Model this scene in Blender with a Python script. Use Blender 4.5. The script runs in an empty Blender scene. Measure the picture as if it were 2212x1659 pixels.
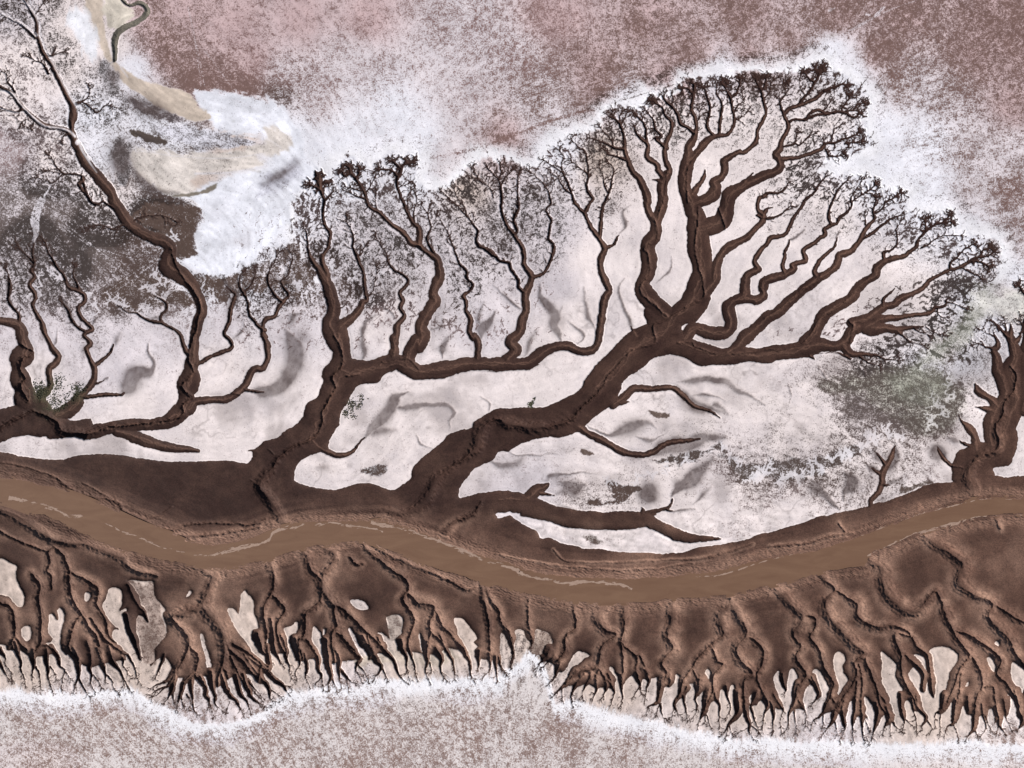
import bpy, math, random
import numpy as np
RNG = np.random.default_rng(7); random.seed(7)
C = bpy.context.scene.collection
sc = bpy.context.scene
U = 0.2                         # metres per unit of the survey grid
# ---------------------------------------------------------------- camera
cam_d = bpy.data.cameras.new('camera'); cam = bpy.data.objects.new('camera', cam_d); C.objects.link(cam)
CAM_H = 760.0
cam.location = (0, 0, CAM_H); cam.rotation_euler = (0, 0, 0)
cam_d.sensor_width = 36; cam_d.lens = 36*CAM_H/(3072*U); cam_d.clip_end = 6000; cam_d.clip_start = 1
sc.camera = cam
# ---------------------------------------------------------------- world, sun, exposure
SUN_AZ = math.radians(213)      # direction the light comes from, clockwise angle measured in the x-y plane from +x
SUN_EL = math.radians(27)
w = bpy.data.worlds.new("World"); sc.world = w; w.use_nodes = True
nt = w.node_tree; nt.nodes.clear()
sky = nt.nodes.new('ShaderNodeTexSky'); sky.sky_type = 'NISHITA'; sky.sun_disc = False
sky.sun_elevation = SUN_EL; sky.sun_rotation = math.radians(90) - SUN_AZ
bg = nt.nodes.new('ShaderNodeBackground'); bg.inputs[1].default_value = 0.05
wo = nt.nodes.new('ShaderNodeOutputWorld'); nt.links.new(sky.outputs[0], bg.inputs[0]); nt.links.new(bg.outputs[0], wo.inputs[0])
sd = bpy.data.lights.new('sun', 'SUN'); sd.energy = 5.0; sd.angle = math.radians(0.5); sd.color = (1.0, 0.945, 0.89)
sun = bpy.data.objects.new('sun', sd); C.objects.link(sun)
from mathutils import Vector
sv = Vector((math.cos(SUN_AZ)*math.cos(SUN_EL), math.sin(SUN_AZ)*math.cos(SUN_EL), math.sin(SUN_EL)))
sun.rotation_euler = sv.to_track_quat('Z', 'Y').to_euler()
sc.view_settings.view_transform = 'Standard'; sc.view_settings.look = 'None'
sc.view_settings.gamma = 1; sc.view_settings.exposure = 0.42; sc.view_settings.use_curve_mapping = False
# ---------------------------------------------------------------- survey data (drawn sheet by sheet)
NORTH = '''@n1|short thick creek with crumbled banks and scalloped bends at the left edge
A2 -200,985,50 -60,1000,60 30,1005,60 110,1025,80 165,1065,90 190,1160,100 215,1225,110 190,1290,190 150,1340,120 150,1400,110 165,1480,165 195,1560,150 200,1640,160 A3 210,60,155 215,150,170
A2 150,1010,28 150,940,28 100,880,26 65,810,24 90,740,24 75,680,24 62,610,12 50,560,5
@n2|thin winding creek right of the short crumbled creek, green weed at its mouth
A3 330,150,100 340,100,80 395,60,64 A2 420,1540,56 415,1480,54 410,1400,50 470,1350,50 490,1300,54 430,1230,50 400,1170,44 370,1090,44 350,1020,44 310,950,38 270,870,34 290,820,40 280,770,38 240,705,34 290,640,34 260,590,30 285,530,26 275,480,18 270,400,12 285,320,6
A2 280,520,16 250,480,12 200,430,8 150,375,5
@n3|zigzag creek with several short side arms, left of the long winding creek
A3 470,260,110 560,230,120 640,170,110 650,120,80 A2 680,1620,60 720,1570,60 770,1500,56 780,1400,50 750,1320,44 720,1240,42 750,1190,36 700,1130,34 720,1100,34 765,1070,36 720,1020,36 670,970,36 650,890,34 700,850,34 700,790,36 640,750,34 570,720,30 540,640,26 480,570,24 440,500,20 400,430,14 370,340,12 310,280,6
A2 650,740,26 640,690,18 610,620,12 625,560,6
A2 700,1090,28 640,1050,28 590,980,26 560,900,20 520,850,8
*A2 785,1370,34 860,1320,28 910,1270,26 940,1200,18
*A2 790,1520,24 840,1510,14 870,1495,6
*A2 700,1640,34 850,1620,34 980,1620,30 1030,1600,16
@n4|long winding creek from the top left corner to the mudbank, white crust upstream
A3 740,410,110 900,370,100 1050,350,110 1250,340,100 1400,310,110 1500,230,150 1550,150,130 1540,80,130 1540,0,145 A2 1550,1560,150 1580,1480,175 1580,1420,120 1600,1330,110 1610,1230,80 1620,1120,80 1640,1020,90 1670,940,90 1660,860,90 1620,760,100 1560,670,120 1470,600,140 1400,550,145 1400,470,115 1420,400,90 1370,350,90 1260,310,90 1150,250,90 1060,180,90 990,80,100 940,0,90 A1 945,1659,80 900,1570,80 830,1480,86 740,1390,86 680,1290,80 630,1200,70 605,1120,50 595,1040,46 610,960,56 600,890,50 560,800,46 495,680,44 425,540,40 350,420,34 310,300,36 300,200,28 280,130,24 240,60,16 200,0,12 150,-60,8
*A3 960,390,90 1100,440,92 1250,490,92 1400,530,80 1550,550,60 1640,560,36
*A2 1560,1280,40 1530,1200,34 1490,1110,30 1420,1060,26 1350,1020,26 1330,970,24 1380,910,24 1370,850,20 1290,800,8
*A2 1350,1020,24 1250,1000,20 1190,980,18 1140,940,14 1060,930,8 980,870,4
*A2 1630,1370,26 1740,1310,34 1850,1260,36 1920,1220,36 1900,1160,34 1860,1110,30 1890,1030,34 1910,930,34 1930,850,30 1950,790,26 1900,740,16 1860,690,8
A2 1040,210,12 980,220,12 930,245,10 870,220,8 790,210,8 720,235,5
A2 1110,180,14 1150,150,12 1250,125,8 1350,130,7 1450,170,5
A2 940,70,24 890,40,18 850,15,18 800,40,22 740,0,26 A1 700,1590,26 650,1530,26 680,1500,36 670,1460,20 610,1440,16 530,1440,14 470,1390,10 440,1330,8 410,1290,5
A1 530,1440,10 480,1480,8 430,1520,8 370,1500,6 310,1480,4
A1 530,1440,10 460,1430,8 390,1410,5
A1 600,1130,50 550,1085,40 480,1065,38 370,1045,38 290,985,38 215,915,34 155,845,32 95,775,28 0,720,26 -100,680,20
A1 190,905,26 140,930,14 70,915,14 0,885,12 -80,860,10
A1 130,760,20 95,715,16 55,670,10 50,620,8 0,570,6
A1 290,310,26 240,255,28 180,205,22 120,170,14 50,130,10 -40,80,8
A1 625,870,26 690,840,12 735,800,9 740,740,5
A1 690,855,12 760,900,10 810,930,12 860,880,9 900,870,4
A1 400,610,20 350,520,14 290,500,8 240,470,4
A1 400,440,8 430,460,14 510,435,5
A1 290,120,12 330,60,8 370,10,5
A1 260,1000,8 220,990,6 190,1010,4
A1 290,1010,8 260,1040,5
A1 590,1120,12 520,1130,8 505,1160,4
@n5|creek arm forking into two thin stems, right of the long winding creek
A3 1560,210,110 1620,155,70 1750,135,60 1880,130,60 1970,80,60 2030,20,50 A2 2060,1480,54 2100,1410,54 2180,1400,50 2225,1320,46 B3 150,150,48 140,80,46 100,0,40 B2 130,1560,40 100,1480,36 130,1400,36 200,1380,36 230,1310,36 270,1260,34 320,1200,24 280,1130,18 260,1080,14 310,1040,12 330,980,10 350,920,8 350,860,4
B2 268,1260,28 200,1200,24 160,1130,20 150,1060,20 160,1000,12 200,920,6 240,850,4
A2 2200,1080,34 2150,1050,30 2080,980,26 2060,920,24 2050,830,24 2000,740,20 1990,650,12 2010,600,4
A2 2000,790,20 2040,750,14 2110,650,12 2120,580,6
*A2 2040,1570,30 2120,1590,22 2190,1592,12
@n6|two-stemmed creek tree at centre left with a long arm reaching east
B3 500,880,260 600,700,150 640,600,150 700,450,150 720,350,190 755,230,155 760,120,150 730,0,150 B2 740,1600,190 700,1530,180 660,1450,130 690,1370,110 690,1280,100 660,1180,100 640,1110,90 600,1040,70 570,980,44 530,930,40 500,890,30 480,820,20 480,740,14 470,680,10 445,640,8
!B2 640,1090,60 640,1010,50 610,950,40 605,880,34 640,820,28 655,740,30 660,680,30 620,620,28 605,550,26 605,480,24 620,420,26 600,370,34 580,320,36 575,280,44 570,230,50
!B2 590,340,20 540,310,20 490,290,20
B2 620,430,24 650,390,20 690,350,8
!B2 585,300,20 620,260,26 650,270,20
B2 740,1480,120 770,1440,90 850,1390,70 910,1320,60 930,1260,54 970,1240,36 950,1170,34 945,1060,32 930,980,32 900,920,30 880,870,26 850,800,16 860,720,14 840,650,10 810,600,8 800,560,5
B2 890,880,20 920,850,12 950,800,5
B2 975,1220,14 1020,1150,8 1050,1040,6 1050,970,4
*B2 730,1310,24 760,1305,12 775,1290,5
*B3 740,340,180 900,320,140 1050,290,140 1200,240,130 1300,280,130 1400,320,110 1550,300,130 1700,275,120 1850,250,110 2000,255,100 2120,250,100 C2 140,1360,96 250,1340,110 360,1260,90 460,1220,80 560,1210,70 660,1250,64 760,1245,64 810,1190,60 820,1100,60 840,1000,60 855,900,60 880,800,60 910,750,60 880,680,60 840,600,54 830,520,54 850,450,56
C2 850,450,54 870,400,50 840,340,44 790,270,40 740,190,34 700,110,34 650,60,28 610,0,26 C1 590,1310,20 560,1220,16 520,1150,12 505,1080,10 520,1020,8 495,965,8
C1 520,1160,10 440,1100,10 370,1060,6
C1 600,1340,16 540,1290,12 480,1200,9 430,1160,5
C2 705,100,34 740,40,30 C1 765,1385,28 770,1370,28 730,1310,24 720,1260,24 735,1180,16 730,1080,14 710,980,12 650,930,10 600,880,10
C1 730,1160,12 660,1110,8 600,1060,5
C2 830,300,36 840,200,34 840,110,30 860,40,26 C1 885,1370,22 920,1290,20 930,1210,14 945,1120,6 900,1070,4
C1 890,1320,14 865,1250,12 860,1180,6 830,1120,4
*C2 880,395,34 940,370,26 975,310,20 990,290,8
B3 1190,190,80 1200,120,66 1190,40,64 B2 1200,1600,60 1210,1540,54 1220,1460,54 1280,1380,40 1250,1310,40 1270,1250,36 1240,1180,34 1290,1120,30 1310,1070,24 1250,1020,22 1180,980,18 1140,920,14 1130,850,8 1090,790,6 1040,720,4
B3 1300,250,130 1330,150,120 1390,60,115 B2 1400,1620,125 1440,1540,110 1420,1470,100 1440,1410,100 1470,1350,96 1510,1290,90 1540,1250,80 1520,1190,76 1540,1120,76 1570,1060,78 1570,1000,66 1560,930,66 1540,890,66 1480,850,50 1400,790,54
!B2 1400,790,50 1340,770,48 1300,720,48 1260,670,44 1180,620,40 1120,570,36 1060,510,38 1000,480,34 970,420,28 960,370,28 920,300,26 880,240,26 840,190,30 820,140,30
!B2 870,240,22 900,190,20 905,160,20
!B2 840,190,22 790,210,20 760,180,18
B2 960,370,14 1000,300,10 1030,240,8
B2 950,340,14 870,320,12 800,300,8
B2 960,410,14 890,380,12 840,350,6
B2 1050,490,10 1040,420,7 1050,350,4
!B2 1405,770,56 1410,710,54 1400,650,42 1350,600,36 1310,520,30 1270,430,28 1240,350,26 1220,270,24 1230,200,24 1270,130,24 1300,100,24
!B2 1225,220,20 1180,180,18 1120,160,16 1070,160,14
!B2 1250,160,20 1210,120,20 1190,90,20
!B2 1280,120,20 1330,110,20 1355,100,16
B2 1240,310,10 1290,290,7 1320,270,4
B2 1320,540,14 1310,460,10 1300,400,6 1330,340,4
B2 1370,600,14 1360,520,12 1380,430,8 1370,360,5
B2 1550,870,24 1500,800,22 1475,730,20 1500,650,16 1480,580,14 1470,520,10 1500,460,5
B2 1475,540,10 1450,500,5 1430,460,4
B3 1890,210,60 1890,80,56 1860,20,50 B2 1850,1560,50 1820,1500,46 1830,1400,44 1790,1330,34 1790,1260,34 1770,1210,34 1820,1170,24 1850,1110,24 1800,1060,24 1800,1010,22 1740,950,20 1700,840,14 1660,740,10 1620,640,8 1560,540,5
C2 60,1330,90 130,1240,84 90,1170,84 160,1090,80 190,990,74 220,900,60 215,780,60 250,690,60 255,630,50 200,540,42 195,450,40 180,380,40 120,290,32 60,220,30 30,150,26 15,60,24 B2 2090,440,24 2090,360,22 2080,300,16 2060,240,12 2010,190,10 1970,150,8
B2 2085,300,14 2110,240,10 2170,170,7
B2 2070,260,10 2080,180,10 2080,130,8
B2 2020,400,10 2000,330,8 1920,260,8 1850,230,8
B2 1920,270,8 1870,200,6 1850,160,6
C2 120,280,26 140,250,24 110,180,26 140,100,24 155,30,20 C1 150,1300,14 145,1200,12 165,1140,5
C2 270,645,34 350,620,30 400,540,28 440,440,26 445,370,24 400,320,22 420,230,20 430,160,18 390,80,16 430,20,16 C1 400,1310,12 360,1250,10 300,1190,8 250,1140,5
C2 200,760,30 160,720,28 150,660,24 90,580,26 70,520,24 0,505,22 B2 2030,870,26 1980,820,26 1910,800,26 1880,740,22 1890,670,22 1850,620,14 1800,560,12 1740,480,10 1650,400,8 1600,350,6
B2 1800,560,10 1780,480,8 1720,400,8 1690,320,6
*B3 520,890,50 560,940,50 640,985,44 740,1010,46 840,985,36 900,920,22 950,860,10
@n7|great fan-shaped creek tree at centre right, dark bushy tips around its rim
C2 800,1560,230 950,1400,240 1150,1210,260 1350,1100,230 1450,980,150 1560,880,170 1650,720,180 1680,560,170 1650,400,190 1640,250,170 1630,120,130 C1 1610,1500,120 1590,1400,130 1535,1300,108 1530,1200,108 1545,1100,100 1560,1000,76 1555,950,66 1600,880,56 1620,820,42
*C2 1380,960,150 1280,860,140 1200,770,130 1180,700,120 1230,600,120 1240,500,120 1225,420,120 1240,350,120 1290,270,100 1290,180,90
C2 1285,190,70 1240,110,66 1215,40,60 C1 1220,1400,70 1200,1300,66 1160,1210,56 1100,1150,50 1070,1060,40 1040,980,36 1040,900,30 1020,820,26 1000,760,24 960,720,18 920,700,14
C1 1035,960,28 960,950,24 890,920,16 810,890,12 750,870,8
C1 940,950,14 920,880,10 860,820,8 830,780,6
C1 1045,1045,26 960,1015,20 900,1000,12 860,970,6
C1 1000,760,16 1040,700,10 1060,665,6
C1 1000,750,14 990,700,12 1010,660,8
C1 960,720,14 930,680,10 930,660,8
C2 1290,180,80 1330,100,90 1350,0,90 C1 1345,1300,86 1370,1200,80 1405,1140,50 1380,1070,48 1370,980,44 1380,900,40 1410,830,36 1420,740,34 1370,680,24 1340,610,18 1290,580,14
!C1 1300,580,14 1270,560,14
C1 1350,1190,50 1310,1140,50 1300,1090,46 1220,1020,44 1230,930,34 1190,890,30 1140,840,22 1120,770,12
C1 1225,930,30 1215,850,22 1200,770,18 1150,700,12 1120,660,8
C1 1390,960,30 1330,910,26 1290,870,26 1340,850,24 1290,790,20 1270,710,14 1210,640,8
*C1 1350,1240,40 1300,1220,20 1265,1215,5
!C1 1620,830,36 1625,750,34 1620,700,32 1590,640,28 1595,560,26 1610,490,22 1610,420,26
C1 1610,830,36 1560,780,34 1500,740,34 1480,670,30 1430,610,26 1370,560,18 1350,520,14
C1 1420,600,14 1440,550,12 1430,520,8
!C1 1605,500,14 1560,450,14 1510,460,12
C1 1640,720,10 1660,690,10 1645,640,4
!C1 1565,1060,80 1620,1000,66 1680,930,66 1740,870,50 1820,845,34 1880,840,34 1940,780,30 1950,700,26 1930,620,26 1910,540,24 1880,470,16 1850,410,14
!C1 1870,450,12 1890,410,12
!C1 1770,840,30 1720,780,30 1735,680,24 1740,610,22 1715,530,16 1695,450,14
C1 1820,840,26 1830,740,28 1840,640,26 1830,560,16 1800,500,12 1795,450,6
!C1 1910,535,20 1960,490,18 1990,420,16 2000,380,16
C1 1955,720,14 2010,700,8 2060,650,5
C1 1955,650,14 1980,590,10 2030,560,6 2010,490,5
C1 1590,1420,130 1680,1390,104 1755,1350,104 1795,1280,84 1780,1230,80 1840,1190,60 1865,1120,60 1860,1060,60 1920,1010,50 1980,980,40 2030,980,40 2100,930,40 2130,880,36 2140,800,34 2190,700,32 2205,660,30 2180,560,24 2170,490,20 2150,420,12
!C1 2170,480,16 2200,420,16 2210,370,14
!C1 2160,470,12 2130,400,14 2130,370,12
D1 55,820,14 100,760,10 120,680,8 170,640,8
*C1 1600,1330,60 1650,1250,40 1690,1190,36 1700,1130,12
!C1 1660,1620,160 1740,1600,140 1840,1560,130 1880,1450,130 1900,1350,120 2000,1270,84 2100,1220,80 2212,1170,74 D1 140,1430,74 190,1380,66 180,1320,66 150,1285,60 190,1240,50 200,1180,44 240,1100,36 260,1040,34 230,960,32 200,900,22 190,850,18 230,780,12 260,730,8 250,690,6
*C1 2010,1260,50 2060,1200,24 2100,1150,8
!D1 230,940,30 270,900,32 340,870,34 420,840,34 490,810,32 540,760,28 600,730,24 650,720,18 700,700,14 740,710,10
!D1 340,870,24 380,810,24 440,750,22 470,690,20 500,640,18 520,590,18
!D1 510,620,14 550,580,14 550,560,12
!D1 510,600,14 480,570,12
!D1 470,680,18 420,640,14 390,600,14
D1 390,780,12 350,730,8 345,670,5
!D1 270,1010,26 310,990,24 400,990,24 430,940,26 510,910,28 580,940,28 680,925,24 740,940,18 800,980,16 850,950,12
!D1 730,930,14 800,910,12 830,870,12 890,860,10
!D1 700,900,14 740,850,12 770,800,10
D1 550,910,14 600,850,8
D1 210,1220,16 310,1190,14 350,1200,14 420,1140,12 460,1120,6
D1 310,1190,10 330,1110,5
!D1 210,1320,44 260,1310,34 350,1300,32 450,1270,34 530,1240,30 570,1190,24 640,1180,22 720,1150,16 800,1120,12 840,1100,12
D1 620,1170,12 640,1080,8 690,1040,5
!D1 730,1190,16 790,1180,14 860,1170,14
D1 540,1240,10 550,1170,5
!D1 570,1240,16 600,1290,14 680,1290,10 720,1270,6
C2 1690,790,90 1770,680,90 1800,540,80 1850,430,70 1950,360,66 2050,310,60 2110,250,54 2180,180,50 2190,120,46 2150,90,40 2140,30,36 2150,-20,34 C1 2150,1370,30 2212,1340,28 D2 40,250,26 100,220,24 180,215,20 230,190,14 260,150,8
*C2 2190,120,36 2212,90,30 D2 50,380,24 90,350,20 130,340,10
D2 0,400,24 70,430,24 140,420,22 200,390,16 240,350,12 280,320,5
C2 1530,1150,110 1610,1060,90 1760,1110,100 1880,1090,110 1920,1020,110 1895,900,110 1940,840,90 2030,800,90 2030,700,80 2050,620,70 2140,570,60 2110,510,44 2160,420,40 2212,370,38 D2 120,590,40 230,560,34 280,480,34 310,400,30 370,330,28 410,270,26 470,220,22 510,150,16 560,90,10
C2 2040,820,80 2130,830,76 2190,790,66 2170,730,50 D2 50,1010,80 60,950,80 160,910,70 240,890,60 300,850,60 290,810,50 340,790,44 400,780,44 390,730,40 390,690,36 460,640,40 520,590,36 560,570,36 560,520,34 610,490,34 660,470,30 680,420,26 740,380,24 780,330,18 770,270,14 790,220,10 830,170,8 880,110,6
*D2 230,880,44 210,820,34 230,740,30 225,715,26 260,650,24 265,610,12
D2 610,480,26 590,400,26 610,320,20 650,230,18 700,150,14 740,110,10
!D2 780,290,12 860,230,10 920,200,10 980,150,10
*C2 1500,1180,130 1650,1240,130 1800,1280,110 2000,1280,110 2212,1290,120 D2 150,1540,130 280,1530,130 400,1500,120 520,1480,110 640,1490,90 730,1450,90 780,1370,90 840,1330,90
!C2 1880,1260,60 1960,1220,90 2050,1130,110 2130,1060,110 2212,980,110 D2 150,1220,100 250,1130,90 360,1040,80 450,970,80 510,920,80 570,890,70 640,840,66 670,780,60 680,730,60 780,700,56 820,650,50 860,590,50 890,530,40 940,470,30 970,430,24 960,370,20 980,300,12 990,250,8
!D2 980,385,20 1040,350,14 1070,290,14 1120,270,14 1150,240,14 1190,220,12
D2 880,600,24 950,550,26 1030,490,24 1100,440,18 1190,400,8
*D2 490,900,60 475,860,40 520,780,36 590,710,30 640,660,24 660,590,12
D2 900,480,16 895,410,6
!D2 420,1460,140 480,1380,100 520,1290,100 560,1220,110 680,1150,100 780,1090,90 820,1020,80 880,960,70 980,900,66 990,840,66 1050,790,54 1130,760,46 1220,740,40 1260,700,34 1320,660,30 1340,600,26 1420,520,22 1480,480,20 1550,460,18 1590,400,14
!D2 1540,460,16 1610,460,14
D2 1050,770,30 1050,710,26 1110,690,20 1160,640,16 1160,550,12 1150,520,10 1190,450,5
!D2 1400,540,16 1400,480,14 1390,450,12
D2 1430,520,12 1450,460,8 1440,430,5
D2 1360,670,20 1420,650,14 1480,600,10 1560,570,8 1680,570,4
!D2 820,1340,110 800,1290,90 900,1270,90 1000,1200,80 1060,1160,60 1140,1140,56 1190,1090,54 1300,1050,44 1370,1010,40 1420,950,34 1500,900,30 1590,860,28 1640,850,28 1700,820,30 1780,770,24 1850,740,22 1880,690,16 1930,670,14
*D2 1050,1150,34 1050,1100,24 1100,1050,20 1140,1010,6
!D2 1600,850,24 1600,800,16 1660,750,12 1720,690,12 1800,640,12
!D2 1780,780,20 1850,790,18 1920,830,14
!D2 1850,750,16 1920,740,14 1970,710,12
D2 1680,830,16 1760,870,10 1840,910,5
*D2 900,1330,130 950,1310,100 1040,1260,70 1150,1250,54 1300,1235,40 1440,1210,34 1470,1170,24 1550,1160,20 1570,1110,14 1620,1070,6
*D2 950,1340,120 1080,1340,70 1170,1365,60 1200,1400,10
*D2 1120,1350,60 1250,1340,30 1350,1330,18 1400,1330,6
*D2 720,1480,90 780,1550,60 880,1560,36 970,1560,24 1000,1570,8
*D2 740,1560,50 775,1595,14
*D2 440,1560,40 475,1600,10
D2 1400,1335,10 1460,1370,8 1540,1390,5
D2 1300,1340,16 1340,1370,10 1420,1400,6
D2 1180,1390,20 1260,1440,12 1380,1480,6
D2 980,1560,16 1060,1590,10 1160,1600,6
D2 850,1580,14 920,1630,10 1000,1650,6
D2 1500,1170,12 1500,1220,10 1560,1250,6
D2 1560,1120,12 1640,1140,9 1720,1180,5
*C2 1130,1130,60 1100,1090,24 1085,1050,8
@n8|side creek curling out of the great trunk and fading into speckled wet salt
*C3 940,170,80 1040,105,70 1110,48,60 1230,45,50 1330,40,50 1410,32,48 1470,55,50 1540,120,50 1600,180,44 1700,215,34 1770,240,20 1830,290,10
@n9|smooth sagging side creek leaving the foot of the great trunk eastward
*C3 650,350,70 720,410,60 820,460,60 920,510,56 1020,565,56 1100,590,50 1200,590,50 1280,560,50 1350,510,44 1450,480,44 1560,475,34 1660,460,14
@n10|long crescent creek lying behind the white crescent of salt above the river
*B3 1500,1500,60 1700,1440,100 1900,1420,170 2074,1400,170 C3 100,985,165 250,1010,170 400,1060,120 550,1100,130 700,1130,150 850,1140,145 1000,1140,140 1150,1130,120 1230,1140,110 1330,1190,80 1450,1240,80 1550,1275,76 1700,1290,50 1830,1290,10
*C3 230,950,90 310,880,90 370,855,60 400,830,22
*C3 330,905,44 400,920,24 460,932,8
*C3 1190,1100,60 1190,1050,30 1185,1030,10
*C3 1220,1080,46 1300,1055,34 1370,1040,30 1410,1010,22 1430,960,14
*C3 1370,1045,24 1430,1055,8
@n11|small forked creek alone on the north bank, left of the right edge creek
*D3 930,1200,34 950,1110,44 1000,1050,48 1030,980,52 1030,900,56 1065,830,54 1110,750,44 1140,660,14
*D3 1015,890,36 950,840,16
*D3 1060,810,36 1010,740,20 975,700,8
*D3 1040,985,24 1100,990,10
@n12|thick bending creek at the right edge joining the river through a broad mouth
*D3 1780,1060,120 1780,960,230 1760,860,280 1860,760,250 2000,720,180 2060,620,180 2060,500,170 2100,400,160 2150,300,130 2150,200,150 2130,100,160 2120,20,170 D2 2150,1580,120 2120,1480,80 2100,1420,70 2060,1380,40 2020,1340,20 1970,1290,8
*D3 1960,640,110 1945,500,130 1970,380,140 2060,250,110 2050,120,130 2000,20,110 D2 1985,1590,70 1960,1520,50 1990,1490,50 1990,1440,30 1970,1390,14 1955,1350,5
*D2 1970,1515,36 1890,1490,8
*D2 2110,1420,50 2110,1340,24 2100,1300,8
*D2 2140,1460,50 2180,1400,18 2175,1370,8
*D3 1820,680,90 1800,580,70 1770,520,70 1700,450,20 1670,400,5
*D3 2000,330,100 1920,260,60 1830,200,60 1800,150,20
*D3 1960,370,80 1880,345,40 1815,330,8
*D3 2212,360,110 2250,250,150 2260,100,180 2240,-50,150
*D3 1620,830,34 1560,780,36 1520,720,30 1500,670,8
*D3 1760,660,30 1700,630,20 1670,610,8
D2 2010,1360,16 1990,1320,12 1940,1280,8
D2 2060,1400,20 2070,1340,14 2050,1280,8
D2 2180,1400,14 2200,1330,12 2180,1280,8
D2 1960,1400,12 1900,1380,8 1850,1350,5
D2 1900,1500,14 1850,1470,10 1800,1480,6
D2 2230,1500,90 2235,1380,60 2212,1300,24 2230,1250,10
!D2 2260,1080,40 2212,1040,30 2185,1005,16 2170,985,10
@n13|grey meandering old channel curling beside the tan mud tongue at the top
*A1 955,500,34 955,420,44 958,330,50 990,260,54 1060,215,44 1130,190,44 1200,140,44 1225,90,44 1200,45,40 1150,25,36 1080,40,24 1030,10,20 980,-60,16'''
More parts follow.
